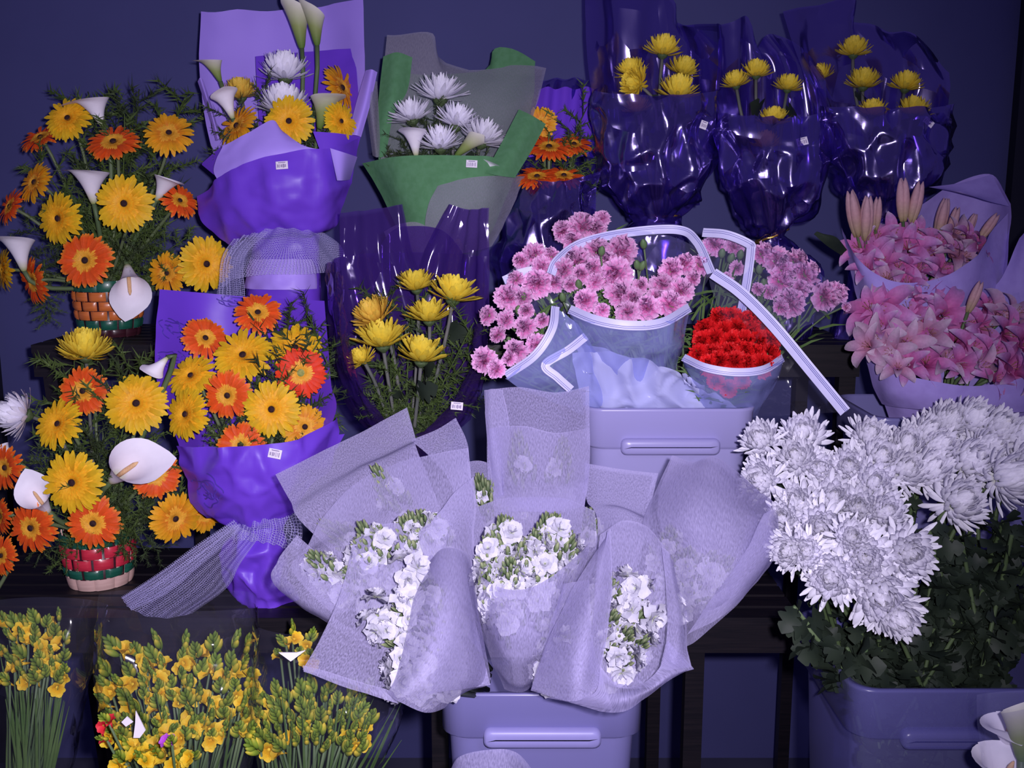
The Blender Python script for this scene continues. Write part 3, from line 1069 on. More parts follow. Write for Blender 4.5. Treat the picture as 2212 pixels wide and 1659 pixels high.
def stock(tip, foot, Yt, Yf, label, group, nfl=9, open_from=.30, size=1.0, open_to=.78):
    """one flower spike, tip and foot in pixels"""
    A, B = P(foot[0], foot[1], Yf), P(tip[0], tip[1], Yt)
    d = B - A; L = d.length
    root = thing('stock_spike', label, 'flower', A, group)
    q = head_quat(d)
    tag(link('buds', RND.choice(SBUD), root, (0, 0, 0), q, (.085, .085, L * .93)), kind='stuff')
    mb = MB(); mb.tube([A, A.lerp(B, .5), A.lerp(B, .93)], [.004, .0035, .002], 6)
    part('stem', mb, 'stem_pale', root)
    dn = d.normalized()
    for k in range(nfl):
        u = open_from + (open_to - open_from) * k / nfl
        az = k * 2.4 + RND.uniform(-.3, .3)
        o = q @ Vector((cos(az), sin(az), .55)).normalized()
        link('floret', RND.choice(FLOR), root, d * u + o * (.014 * size), head_quat(o), .0165 * size * RND.uniform(.8, 1.15))
    return root

# ------------------------------------------------------------ freesia spike
def freesia_bloom(mat):
    mb = MB()
    for i in range(6):
        mb.petal(2 * pi * i / 6, .10, .95, .34, radians(74), radians(22 if i % 2 else 36), .45, 0, 6, 'oblong')
    mb.tube([(0, 0, -.7), (0, 0, -.2), (0, 0, .05)], [.06, .13, .16], 7)
    return mb.mesh('bloom', mat)
FBL = {k: freesia_bloom('freesia_' + k) for k in ('yellow', 'red', 'purple')}
def freesia_buds(seed, n=7):
    r = random.Random(seed)
    mb = MB()
    for k in range(n):
        u = k / (n - 1)
        side = 1 if k % 2 else -1
        p = Vector((.05 * side * (1 - u * .6), .03 * r.uniform(-1, 1), .55 + .45 * u))
        d = Vector((.45 * side * (1 - .5 * u), r.uniform(-.2, .2), 1)).normalized()
        mb.ellipsoid(p - d * .04, d, (.40 - .22 * u), (.085 - .042 * u), 7, 6, t=((0.0, .95 - .75 * u)))
    return mb.mesh('buds', 'freesia_bud')
FBU = [freesia_buds(k) for k in range(4)]
def freesia(px, py, Y, R, lean, foot, label, group, blooms=1, col='yellow'):
    """spike with its head at (px, py), R: half height of the head in pixels"""
    pos = P(px, py, Y); s = R * PX(py, Y) * 2.0
    d = Vector((lean[0], lean[2] if len(lean) > 2 else -.25, lean[1])).normalized()
    root = thing('freesia', label, 'flower', foot, group)
    q = head_quat(d)
    loc = pos - foot - d * s * .75
    tag(link('buds', RND.choice(FBU), root, loc, q, s), kind='stuff')
    for k in range(blooms):
        az = RND.uniform(0, 6.28)
        o = (q @ Vector((cos(az) * .9, sin(az) * .9, .8)) + Vector((0, -.8, .2))).normalized()
        link('bloom', FBL[col], root, loc + d * s * (.38 + .16 * k) + o * s * .16, head_quat(o), s * .30)
    mb = MB()
    a = pos - d * s * .2
    mb.tube([a, a.lerp(foot, .3) - Vector((0, 0, .0)), a.lerp(foot, .65), foot], .0017, 5)
    part('stem', mb, 'stem_green', root)
    return root

# ============================================================ small shared builders
def sticker(px, py, Y, wpx, hpx, rot, root, seed=0):
    """price sticker: white card with printed ink marks"""
    k = PX(py, Y)
    c = P(px, py, Y)
    R = Matrix.Rotation(radians(rot), 3, 'Y') @ Matrix.Rotation(radians(-12), 3, 'X')
    mb = MB(); mb.box(c, (wpx * k / 2, .0006, hpx * k / 2), R)
    o = part('price_sticker', mb, 'sticker_paper', root, False, label='small white price sticker')
    r = random.Random(seed)
    m2 = MB()
    x = -.40
    while x < .40:
        wd = r.choice((.03, .05, .06))
        m2.box(c + R @ Vector(((x + wd / 2) * wpx * k, -.0008, -.08 * hpx * k)), (wd * wpx * k / 2, .0003, hpx * k * r.choice((.18, .22, .25))), R)
        x += wd + r.choice((.03, .05, .09))
    m2.box(c + R @ Vector((0, -.0008, .34 * hpx * k)), (.30 * wpx * k, .0003, .04 * hpx * k), R)
    part('printed_marks', m2, 'sticker_ink', root, False, parent=o)

def tie_ring(px, py, Y, rx, ry, mat, root, name='tie', thick=.0025, tilt=0.0):
    k = PX(py, Y); c = P(px, py, Y)
    mb = MB()
    pts = [c + Vector((rx * k * cos(a), ry * k * sin(a), tilt * rx * k * cos(a) + .0015 * sin(5 * a))) for a in [2 * pi * i / 22 for i in range(23)]]
    mb.tube(pts, thick, 6)
    part(name, mb, mat, root)

def basket(px, py, Y, rb, rt, h, rows, stake, label, N=11):
    """woven basket standing with its foot centre at pixel (px, py), each woven strip a piece of its own"""
    c = P(px, py, Y)
    root = thing('woven_basket', label, 'basket', c)
    def rad(z):
        return rb + (rt - rb) * (z / h) + .003 * sin(pi * z / h)
    mb = MB(); n = 28; rws = []
    for z in (0.0, .004, h * .5, h * .96):
        rws.append([mb.add((rad(z) * .93 * cos(2 * pi * i / n), rad(z) * .93 * sin(2 * pi * i / n), z + .001)) for i in range(n)])
    for A, B in zip(rws, rws[1:]):
        for i in range(n): mb.f.append((A[i], A[(i + 1) % n], B[(i + 1) % n], B[i]))
    mb.f.append(tuple(reversed(rws[0]))); mb.f.append(tuple(rws[2]))
    link('lining', mb.mesh('lining', 'strip_dark'), root)
    mb = MB()
    zz = [h * i / 6 for i in range(7)]
    rr = [[mb.add(((rad(z) * .965 + e) * cos(a), (rad(z) * .965 + e) * sin(a), z)) for e, a in ((.0, -.05), (.002, -.05), (.002, .05), (0, .05))] for z in zz]
    mb.grid(rr)
    sm = mb.mesh('stake', stake)
    for i in range(2 * N):
        link('stake', sm, root, (0, 0, 0), Quaternion((0, 0, 1), 2 * pi * i / (2 * N)))
    z = 0.0
    for ri, (hh, mat, full) in enumerate(rows):
        hh *= h
        mb = MB(); m = 8; rws = []
        span = 2 * pi / N * (.5 if full else .445)
        for j, zz in enumerate((z + .0006, z + hh * .25, z + hh * .75, z + hh - .0006)):
            row = []
            for i in range(m + 1):
                u = i / m * 2 - 1
                a = u * span
                e = .0045 * (1 - u ** 4) * (1 if not full else .7) * (.55 if j in (0, 3) else 1.0)
                row.append(mb.add(((rad(zz) + e) * cos(a), (rad(zz) + e) * sin(a), zz), u))
            rws.append(row)
        mb.grid(rws)
        me = mb.mesh('woven_strip', mat)
        for i in range(N):
            link('woven_strip', me, root, (0, 0, 0), Quaternion((0, 0, 1), 2 * pi * (i + .5 * (ri % 2)) / N + .2))
        z += hh
    return root, c

# ============================================================ buckets
def bucket(px, py, Y, hw, hd, z0, label, foot=.80, handle=True, mat='bucket_plastic'):
    """translucent plastic tub, rim front at pixel row py at distance Y; standing on z0"""
    top = P(px, py, Y)
    z1 = top.z
    c = Vector((top.x, Y + hd, z0))
    root = thing('plastic_bucket', label, 'bucket', c)
    H = z1 - z0
    def ring(mb, a, b, z, r=.03, m=5):
        r = min(r, a * .9, b * .9)
        ids = []
        for (sx, sy, a0) in ((1, 1, 0), (-1, 1, 90), (-1, -1, 180), (1, -1, 270)):
            for k in range(m + 1):
                t = radians(a0 + 90 * k / m)
                p = (sx * (a - r) + r * cos(t), sy * (b - r) + r * sin(t), z)
                ids.append(mb.add(p, z / H, (p[0] + p[1], p[2])))
        return ids
    def loft(rs, mat, name, caps=(True, False)):
        mb = MB()
        R = [ring(mb, a, b, z) for (a, b, z) in rs]
        n = len(R[0])
        for A, B in zip(R, R[1:]):
            for i in range(n): mb.f.append((A[i], A[(i + 1) % n], B[(i + 1) % n], B[i]))
        if caps[0]: mb.f.append(tuple(reversed(R[0])))
        return link(name, mb.mesh(name, mat), root)
    sk = H * .20
    f = foot
    loft([(hw * f, hd * f, 0.001), (hw * f + .004, hd * f + .004, .006), (hw * .92, hd * .92, H - sk), (hw * .93, hd * .93, H - .002)], mat, 'body')
    loft([(hw * .93, hd * .93, H - sk - .002), (hw * .985, hd * .985, H - sk + .004), (hw * .99, hd * .99, H - .008), (hw, hd, H - .004), (hw, hd, H), (hw * .955, hd * .955, H + .001), (hw * .94, hd * .94, H - .006)],
         mat, 'rim_skirt', (False, False))
    if handle:
        mb = MB()
        zc = H - sk * .93
        a, b, e = hw * .57, .013, .013
        rows = []
        for (da, db, ey) in ((0, 0, 0), (0, 0, e * .7), (.003, .003, e), (.012, .008, e)):
            row = []
            for (sx, sy, a0) in ((1, 1, 0), (-1, 1, 90), (-1, -1, 180), (1, -1, 270)):
                for k in range(5):
                    t = radians(a0 + 22.5 * k); r = .009
                    row.append(mb.add((sx * (a - r - da) + (r - da * .3) * cos(t), -hd * .985 - ey + .002, zc + sy * (b - r - db * .6) + (r - db * .6) * sin(t))))
            rows.append(row + [row[0]])
        mb.grid(rows)
        mb.f.append(tuple(rows[-1][:-1]))
        link('clip_handle', mb.mesh('clip_handle', 'bucket_handle_plastic' if mat == 'bucket_plastic' else mat), root)
    return root, Vector((c.x, c.y, z1))

b_front, RIMF = bucket(1172, 1500, 1.22, .135, .115, ZF, 'translucent plastic bucket holding the gauze-wrapped white stock bouquets')
b_carn, RIMC = bucket(1450, 884, 1.56, .138, .115, ZL, 'translucent plastic bucket holding the pink and red carnations', foot=.82, mat='bucket_frosted')
b_mum, RIMM = bucket(2100, 1492, 1.18, .150, .13, ZF, 'translucent plastic bucket full of white chrysanthemum stems', mat='bucket_clear')
b_lily, RIML = bucket(2095, 905, 1.60, .155, .11, ZL, 'lilac plastic bucket under the wrapped pink lilies', handle=False)

# ============================================================ basket arrangement on the upper shelf
ro, bc1 = basket(240, 729, 2.0, .054, .064, .112,
                 [(.14, 'strip_dark', True), (.17, 'strip_green', False), (.165, 'strip_orange', False), (.165, 'strip_orange', False), (.165, 'strip_orange', False), (.195, 'strip_green', True)],
                 'strip_dark', 'orange and dark green woven basket on the upper shelf')
bc1.z = ZU; ro.location = bc1
B1 = bc1 + Vector((0, 0, .09))
W1, GR1 = 'in the orange banded basket', 'gerberas in the orange basket'
for (x, y, Y, R, k, f) in (
        (147, 256, 1.98, 53, 'y', (-.10, .55)), (88, 297, 1.99, 47, 'o', (-.5, 1.5)), (245, 307, 1.93, 56, 'o', (.0, 1.1)),
        (365, 288, 1.97, 52, 'g', (.25, .65)), (75, 394, 1.93, 47, 'g', (-.75, .55)), (22, 446, 1.93, 42, 'o', (-1.1, .75)),
        (127, 472, 1.87, 58, 'y', (-.45, .05)), (269, 440, 1.84, 63, 'y', (.05, .12)), (388, 434, 1.95, 42, 'o', (1.1, .9)),
        (185, 563, 1.86, 60, 'o', (-.05, .22)), (72, 607, 1.92, 52, 'o', (-.9, -.15)), (362, 590, 1.92, 46, 'g', (-.25, .1)),
        (445, 570, 1.91, 60, 'y', (.75, .0)), (10, 582, 1.95, 46, 'y', (-1.4, .1))):
    gerbera(x, y, Y, R, k, f, B1, W1, GR1)
calla((222, 272), (182, 190), 1.98, 'open', (-1, .1, -.4), B1, 'white calla lily above the yellow gerberas of the orange basket', None)
calla((203, 440), (180, 338), 1.90, 'open', (-.8, .2, -.8), B1, 'white calla lily in the middle of the orange basket', None)
calla((338, 432), (374, 368), 1.94, 'mid', (.8, .1, -.5), B1, 'small white calla lily leaning right out of the orange basket', None)
calla((52, 585), (26, 490), 1.90, 'mid', (-.4, .3, -.9), B1, 'white calla lily at the outer side of the orange basket', None)
calla((275, 574), (283, 640), 1.93, 'face', (-.25, -1, .1), B1, 'white calla lily hanging down over the orange basket', None, Ym=1.88, size=1.30)
FG1 = 'fern sprigs in the orange basket'
for (x, y, Y) in ((300, 170, 2.08), (265, 195, 2.05), (335, 205, 2.07), (240, 240, 2.05), (310, 265, 2.03), (160, 350, 2.02), (130, 330, 2.05), (340, 340, 2.0), (405, 460, 2.0),
                  (420, 520, 1.97), (100, 540, 1.98), (50, 470, 2.0), (150, 430, 1.95), (220, 500, 1.95), (330, 520, 1.92), (110, 440, 1.98), (60, 560, 1.96), (380, 540, 1.93), (300, 520, 1.90),
                  (250, 330, 1.98), (200, 420, 1.94), (350, 450, 1.94)):
    fern(B1, (x, y), 0, Y, 'g' if RND.random() < .6 else 'd', 'feathery green fern sprig in the orange banded basket', FG1)
for (x, y) in ((88, 690), (112, 700)):
    fern(P(95, 560, 1.96), (x, y), 0, 1.97, 'g', 'fern sprig trailing below the orange basket flowers', 'trailing fern sprigs')

# ============================================================ basket arrangement on the lower shelf
ro, bc2 = basket(219, 1262, 1.66, .050, .058, .098,
                 [(.22, 'strip_natural', True), (.17, 'strip_green', False), (.20, 'strip_red', False), (.20, 'strip_red', False), (.21, 'strip_green', False)],
                 'strip_natural', 'red, green and natural woven basket on the lower shelf', N=10)
bc2.z = ZL; ro.location = bc2
B2 = bc2 + Vector((0, 0, .08))
W2, GR2 = 'in the red and green basket', 'gerberas in the red and green basket'
for (x, y, Y, R, k, f) in (
        (180, 845, 1.68, 55, 'o', (-.05, .35)), (295, 872, 1.62, 67, 'y', (.15, .45)), (126, 916, 1.62, 56, 'y', (-.35, .5)),
        (12, 1010, 1.60, 50, 'o', (-.55, .1)), (157, 1042, 1.53, 68, 'y', (-.08, .10)), (336, 1026, 1.60, 53, 'o', (.4, .05)),
        (202, 1130, 1.55, 58, 'o', (.05, .05)), (68, 1140, 1.56, 58, 'o', (-.3, .0)), (378, 1120, 1.58, 55, 'g', (.95, -.1)), (442, 1112, 1.64, 42, 'g', (.9, -.1)), (2, 1115, 1.62, 40, 'o', (-.9, .1))):
    gerbera(x, y, Y, R, k, f, B2, W2, GR2)
gerbera(4, 1200, 1.58, 42, 'o', (-.5, .2), P(-30, 1320, 1.6), 'low beside the red and green basket', 'loose gerbera')
mum(183, 742, 1.70, 66, 'yellow_dense', (.05, 1.0, -.12), B2, 'big yellow chrysanthemum on top of the red and green basket', None)
mum(28, 892, 1.63, 62, 'white_dense', (-1.0, .35, -.5), B2, 'white chrysanthemum facing outward at the side of the red and green basket', None)
calla((362, 772), (318, 815), 1.63, 'mid', (-.6, -.2, -.6), B2, 'small white calla lily beside the violet bouquet sheet', None)
calla((240, 1040), (300, 992), 1.56, 'face', (1, .30, .1), B2, 'large white calla lily with spadix above the red and green basket', None, Ym=1.525, size=1.25)
calla((106, 1106), (68, 1058), 1.57, 'face', (-.45, 1, .1), B2, 'white calla lily with spadix at the side of the red and green basket', None, Ym=1.535, size=1.25)
calla((25, 985), (-10, 955), 1.62, 'mid', (-.8, .4, -.5), B2, 'white calla lily half hidden behind an orange gerbera', None)
for (x, y, Y) in ((300, 755, 1.72), (275, 800, 1.70), (105, 775, 1.72), (95, 850, 1.70), (230, 930, 1.60), (330, 940, 1.62), (60, 980, 1.63), (90, 1060, 1.60), (250, 1080, 1.58),
                  (300, 1060, 1.60), (420, 1030, 1.66), (350, 1180, 1.58), (300, 1190, 1.56), (110, 1215, 1.56), (60, 1200, 1.60), (240, 990, 1.58), (170, 960, 1.62), (130, 1180, 1.55), (270, 1130, 1.56),
                  (330, 1110, 1.57), (100, 960, 1.63), (400, 1080, 1.63)):
    fern(B2, (x, y), 0, Y, 'g' if RND.random() < .6 else 'd', 'feathery green fern sprig in the red and green basket', 'fern sprigs in the red and green basket')

# ============================================================ violet bouquet A, upper shelf
FA = P(615, 728, 1.94); FA.z = ZU
ba = thing('bouquet_wrap', 'tall violet and lilac paper bouquet wrap with net bow on the upper shelf', 'wrapping', FA)
sheet('back_sheet', [[(434, 26, 2.10), (520, 22, 2.14), (610, 22, 2.15), (700, 12, 2.14), (784, -2, 2.10)],
                     [(430, 160, 2.03), (520, 160, 2.10), (610, 160, 2.12), (700, 155, 2.10), (790, 150, 2.03)],
                     [(455, 300, 1.97), (530, 300, 2.04), (610, 300, 2.06), (700, 300, 2.04), (778, 300, 1.97)],
                     [(500, 440, 1.94), (560, 440, 1.98), (610, 440, 1.99), (680, 440, 1.98), (735, 430, 1.94)]], 'lilac_paper', ba, pleat=.004, pfreq=3, crease=.002)
sheet('inner_sheet', [[(552, 122, 2.085), (660, 112, 2.09), (766, 104, 2.07)], [(556, 210, 2.05), (660, 205, 2.06), (774, 200, 2.01)], [(562, 300, 2.02), (660, 300, 2.03), (778, 296, 1.965)]], 'violet_paper', ba, crease=.002)
sheet('side_fold', [[(427, 176, 2.0), (432, 168, 1.99), (440, 172, 1.995)], [(448, 240, 1.98), (454, 236, 1.965), (460, 238, 1.975)], [(466, 304, 1.96), (472, 302, 1.95), (478, 300, 1.96)]], 'lilac_paper', ba)
sheet('side_fold', [[(790, 152, 1.995), (803, 150, 1.98), (815, 156, 1.99)], [(770, 220, 1.98), (788, 220, 1.965), (800, 225, 1.975)], [(752, 292, 1.96), (768, 292, 1.95), (780, 296, 1.96)]], 'lilac_paper', ba)
sheet('front_wrap', [[(432, 425, 1.95), (480, 380, 1.87), (550, 347, 1.84), (640, 325, 1.84), (715, 320, 1.87), (770, 298, 1.95)],
                     [(434, 455, 1.94), (490, 430, 1.865), (560, 410, 1.83), (640, 400, 1.83), (710, 390, 1.86), (757, 380, 1.94)],
                     [(450, 490, 1.93), (500, 478, 1.87), (565, 465, 1.845), (640, 460, 1.845), (705, 455, 1.87), (742, 445, 1.93)],
                     [(498, 525, 1.92), (530, 508, 1.88), (580, 498, 1.865), (640, 496, 1.865), (690, 498, 1.88), (718, 488, 1.92)],
                     [(545, 505, 1.91), (570, 510, 1.89), (595, 512, 1.885), (625, 512, 1.885), (655, 512, 1.89), (685, 503, 1.91)]], 'violet_paper', ba, 44, 40, crease=.003, vor=.011, vscale=13)
sheet('fold_flap', [[(481, 316, 1.885), (530, 290, 1.875), (587, 260, 1.88), (606, 280, 1.885)], [(461, 364, 1.885), (525, 340, 1.855), (590, 318, 1.85), (650, 312, 1.86)],
                    [(474, 396, 1.875), (535, 372, 1.85), (600, 350, 1.848), (684, 322, 1.855)]], 'lilac_paper', ba, crease=.002)
sheet('rim_band', [[(676, 284, 1.89), (730, 288, 1.91), (779, 296, 1.96)], [(690, 322, 1.885), (730, 327, 1.90), (768, 337, 1.955)]], 'violet_paper', ba)
sheet('fold_flap', [[(713, 320, 1.855), (745, 330, 1.87), (772, 339, 1.93)], [(728, 390, 1.84), (742, 390, 1.86), (756, 388, 1.92)]], 'lilac_paper', ba)
sheet('fold_flap', [[(437, 352, 1.945), (478, 316, 1.92)], [(436, 356, 1.945), (470, 384, 1.90)]], 'violet_paper', ba)
tr = [(505, 548, 688, 1.93, .035, 0), (540, 545, 690, 1.93, .045, 0), (590, 536, 692, 1.93, .052, 0), (650, 532, 694, 1.93, .055, 0), (733, 540, 690, 1.945, .05, 4)]
sheet('tail_front', half(tr), 'violet_paper', ba, 28, 24, crease=.005, cscale=22)
sheet('tail_back', half(tr, False), 'violet_paper', ba, 20, 16)
sheet('cuff', half([(560, 540, 684, 1.93, .056, 0), (592, 532, 690, 1.93, .064, 0), (622, 527, 692, 1.93, .068, 4)]), 'lilac_paper', ba, 28, 12, crease=.004, cscale=30)
sheet('net_bow', [[(560, 498, 1.865), (600, 492, 1.855), (650, 495, 1.86), (700, 505, 1.875)], [(500, 535, 1.86), (580, 528, 1.84), (660, 530, 1.845), (735, 530, 1.87)],
                  [(478, 580, 1.855), (545, 560, 1.835), (690, 565, 1.845), (748, 565, 1.87)], [(465, 640, 1.86), (520, 600, 1.84), (700, 590, 1.85), (735, 585, 1.87)]], 'tulle_net', ba, 30, 24, pleat=.003, pfreq=5)
sheet('net_tail', [[(500, 520, 1.855), (540, 505, 1.85), (580, 500, 1.85)], [(478, 560, 1.85), (500, 560, 1.84), (530, 555, 1.845)], [(468, 640, 1.85), (500, 642, 1.845), (530, 640, 1.85)]], 'tulle_net', ba, pleat=.004, pfreq=4, seed=3)
sticker(609, 357, 1.815, 26, 17, -4, ba, 1)
WA, GA = 'in the tall violet bouquet', 'gerberas in the tall violet bouquet'
for (x, y, Y, R, k, f) in ((625, 262, 1.90, 55, 'y', (-.05, .15)), (512, 272, 1.92, 52, 'g', (-.9, .75)), (738, 190, 2.0, 52, 'g', (.9, .35, -.35)), (736, 262, 1.93, 42, 'y', (1.2, .25))):
    gerbera(x, y, Y, R, k, f, FA, WA, GA)
mum(518, 190, 1.99, 46, 'buff_dense', (-.1, 1, -.2), FA, 'buff yellow flower seen from behind in the tall violet bouquet', None)
mum(615, 142, 2.02, 62, 'white_dense', (0, 1, -.05), FA, 'upper white chrysanthemum in the tall violet bouquet', None)
mum(612, 212, 1.96, 64, 'white_dense', (0, 1, -.05), FA, 'lower white chrysanthemum above a yellow gerbera in the violet bouquet', None)
calla((652, 104), (634, -6), 2.03, 'closed', (-.4, .2, -.6), FA, 'closed greenish calla bud against the lilac sheet', 'closed calla buds in the violet bouquet')
calla((685, 98), (672, -2), 2.02, 'closed', (-.6, .2, -.5), FA, 'closed greenish calla bud against the lilac sheet', 'closed calla buds in the violet bouquet')
calla((476, 176), (445, 112), 1.99, 'half', (-1, .1, -.2), FA, 'greenish calla lily arching out over the lilac sheet edge', None)
calla((503, 256), (476, 182), 1.93, 'mid', (.3, .2, -1), FA, 'white calla lily in front of the lilac side fold', None)
calla((690, 278), (712, 184), 1.94, 'half', (.8, .2, -.6), FA, 'greenish calla lily before a golden gerbera in the violet bouquet', None)
for (x, y, Y) in ((470, 230, 1.97), (490, 290, 1.95), (660, 300, 1.94), (720, 300, 1.95), (560, 250, 1.99), (640, 230, 2.0), (580, 190, 2.02), (700, 250, 1.98)):
    fern(P(610, 480, 1.94), (x, y), 0, Y, 'd', 'dark fern sprig in the tall violet bouquet', 'fern sprigs in the tall violet bouquet')

# ============================================================ violet bouquet B, lower shelf
FB = P(575, 1300, 1.585); FB.z = ZL
bb = thing('bouquet_wrap', 'glossy violet rose-printed bouquet wrap with long net bow on the lower shelf', 'wrapping', FB)
bs, sfb = sheet('back_sheet', [[(345, 625, 1.74), (430, 632, 1.80), (520, 640, 1.82), (610, 645, 1.80), (701, 650, 1.76)],
                     [(336, 720, 1.70), (430, 740, 1.78), (520, 745, 1.80), (620, 745, 1.78), (708, 740, 1.72)],
                     [(338, 820, 1.66), (430, 840, 1.75), (520, 845, 1.77), (620, 840, 1.74), (716, 830, 1.67)],
                     [(372, 920, 1.62), (440, 930, 1.70), (520, 935, 1.72), (630, 925, 1.69), (724, 898, 1.62)],
                     [(420, 1060, 1.60), (470, 1060, 1.64), (520, 1060, 1.65), (590, 1060, 1.63), (650, 1050, 1.60)]], 'violet_paper', bb, 34, 34, crease=.0025, cscale=10)
fs, sff = sheet('front_wrap', [[(385, 962, 1.59), (450, 966, 1.53), (520, 964, 1.51), (620, 954, 1.53), (680, 930, 1.56), (727, 900, 1.61)],
                     [(398, 1020, 1.59), (455, 1025, 1.525), (525, 1025, 1.505), (610, 1020, 1.525), (670, 1005, 1.555), (724, 985, 1.605)],
                     [(412, 1070, 1.585), (465, 1080, 1.53), (530, 1080, 1.515), (595, 1075, 1.53), (645, 1060, 1.56), (684, 1040, 1.60)],
                     [(450, 1110, 1.575), (485, 1120, 1.54), (530, 1125, 1.53), (575, 1122, 1.54), (610, 1110, 1.56), (640, 1090, 1.58)],
                     [(515, 1140, 1.57), (530, 1142, 1.555), (550, 1143, 1.55), (570, 1143, 1.55), (590, 1142, 1.555), (605, 1138, 1.57)]], 'violet_paper', bb, 50, 46, crease=.002, vor=.013, vscale=18)
tr = [(1138, 515, 605, 1.585, .03, 0), (1180, 487, 617, 1.585, .05, 0), (1230, 482, 612, 1.585, .055, 0), (1272, 502, 628, 1.585, .05, 0), (1303, 522, 644, 1.585, .04, 6)]
sheet('tail_front', half(tr), 'violet_paper', bb, 40, 40, crease=.003, vor=.016, vscale=26)
sheet('tail_back', half(tr, False), 'violet_paper', bb, 20, 16)
sheet('side_tail', [[(690, 945, 1.61), (745, 938, 1.63)], [(680, 1000, 1.61), (730, 970, 1.63)]], 'violet_paper', bb, 12, 12, crease=.003)
sheet('net_bow', [[(520, 1128, 1.54), (560, 1122, 1.53), (610, 1118, 1.54), (642, 1105, 1.56)], [(505, 1145, 1.535), (560, 1143, 1.52), (615, 1145, 1.535), (650, 1150, 1.56)],
                  [(500, 1165, 1.535), (555, 1170, 1.52), (605, 1180, 1.535), (640, 1205, 1.56)]], 'tulle_net', bb, 26, 18, pleat=.005, pfreq=7)
sheet('net_tail', [[(505, 1128, 1.545), (520, 1140, 1.535), (545, 1150, 1.53), (560, 1160, 1.53)], [(420, 1185, 1.525), (455, 1205, 1.515), (490, 1215, 1.515), (520, 1215, 1.52)],
                   [(335, 1245, 1.51), (385, 1265, 1.505), (440, 1280, 1.505), (490, 1270, 1.51)], [(262, 1292, 1.495), (300, 1325, 1.49), (360, 1335, 1.49), (415, 1325, 1.495)]], 'tulle_net', bb, 30, 40, pleat=.006, pfreq=4)
sheet('net_tail', [[(508, 1124, 1.54), (516, 1134, 1.532), (524, 1142, 1.53)], [(420, 1182, 1.52), (432, 1198, 1.51), (444, 1210, 1.51)], [(335, 1242, 1.505), (350, 1262, 1.498), (364, 1280, 1.498)], [(262, 1290, 1.49), (272, 1306, 1.485), (284, 1318, 1.485)]],
      'tulle_net', bb, 16, 40, pleat=.003, pfreq=3, seed=5)
sticker(594, 980, 1.512, 28, 20, 12, bb, 2)
def print_line(sf, pts, o, w=.0011, off=.002):
    mb = MB(); rows = []
    V = [sf.at(u, v) for (u, v) in pts]
    for i in range(len(V)):
        d = V[min(i + 1, len(V) - 1)] - V[max(i - 1, 0)]
        a = d.cross(Vector((0, 1, 0)))
        a = a.normalized() if a.length > 1e-9 else Vector((1, 0, 0))
        p = V[i] + Vector((0, -off, 0))
        rows.append([mb.add(p + a * w), mb.add(p - a * w)])
    mb.grid(rows)
    part('printed_rose_line', mb, 'rose_print', bb, parent=o)
def rose(sf, o, cu, cv, su, sv, seed, off):
    r = random.Random(seed)
    for k in range(7):
        a0 = r.uniform(0, 6.28); R0 = .25 + .75 * k / 6
        span = r.uniform(1.8, 3.4)
        cxu, cvv = cu + su * .25 * r.uniform(-1, 1), cv + sv * .25 * r.uniform(-1, 1)
        print_line(sf, [(cxu + su * R0 * (1 + .18 * sin(5 * t)) * cos(a0 + t), cvv + sv * R0 * (1 + .15 * cos(4 * t)) * sin(a0 + t)) for t in [span * i / 14 for i in range(15)]], o, off=off)
rose(sfb, bs, .09, .20, .075, .055, 3, .004); rose(sfb, bs, .09, .36, .08, .05, 4, .004); rose(sfb, bs, .47, .02, .09, .03, 8, .004)
rose(sff, fs, .16, .42, .10, .16, 5, .007); rose(sff, fs, .80, .36, .10, .14, 6, .007)
WB, GB = 'in the violet rose-printed bouquet', 'gerberas in the violet rose-printed bouquet'
for (x, y, Y, R, k, f) in (
        (557, 676, 1.72, 52, 'o', (.25, .85)), (443, 731, 1.70, 50, 'o', (.7, .7)), (525, 768, 1.66, 64, 'y', (0, .75)), (638, 752, 1.69, 60, 'y', (.1, .85)), (650, 805, 1.65, 55, 'r', (.15, .1)),
        (413, 812, 1.65, 54, 'y', (-.35, .9)), (492, 854, 1.61, 54, 'o', (-.1, .05)), (587, 884, 1.59, 62, 'y', (.05, .15)), (402, 895, 1.60, 58, 'y', (-.6, .35)), (658, 922, 1.62, 50, 'g', (.45, .2)), (520, 962, 1.575, 52, 'o', (.05, .35))):
    gerbera(x, y, Y, R, k, f, P(560, 1140, 1.59), WB, GB)
for (x, y, Y) in ((640, 680, 1.74), (680, 690, 1.74), (600, 720, 1.72), (680, 860, 1.68), (690, 900, 1.66), (560, 800, 1.68), (450, 930, 1.62), (560, 930, 1.60), (620, 930, 1.60), (470, 800, 1.70), (600, 820, 1.67), (540, 900, 1.62),
                  (440, 960, 1.60), (480, 920, 1.62), (640, 880, 1.65), (700, 750, 1.72)):
    fern(P(555, 1090, 1.60), (x, y), 0, Y, 'g' if RND.random() < .5 else 'd', 'fern sprig in the violet rose-printed bouquet', 'fern sprigs in the violet rose-printed bouquet')

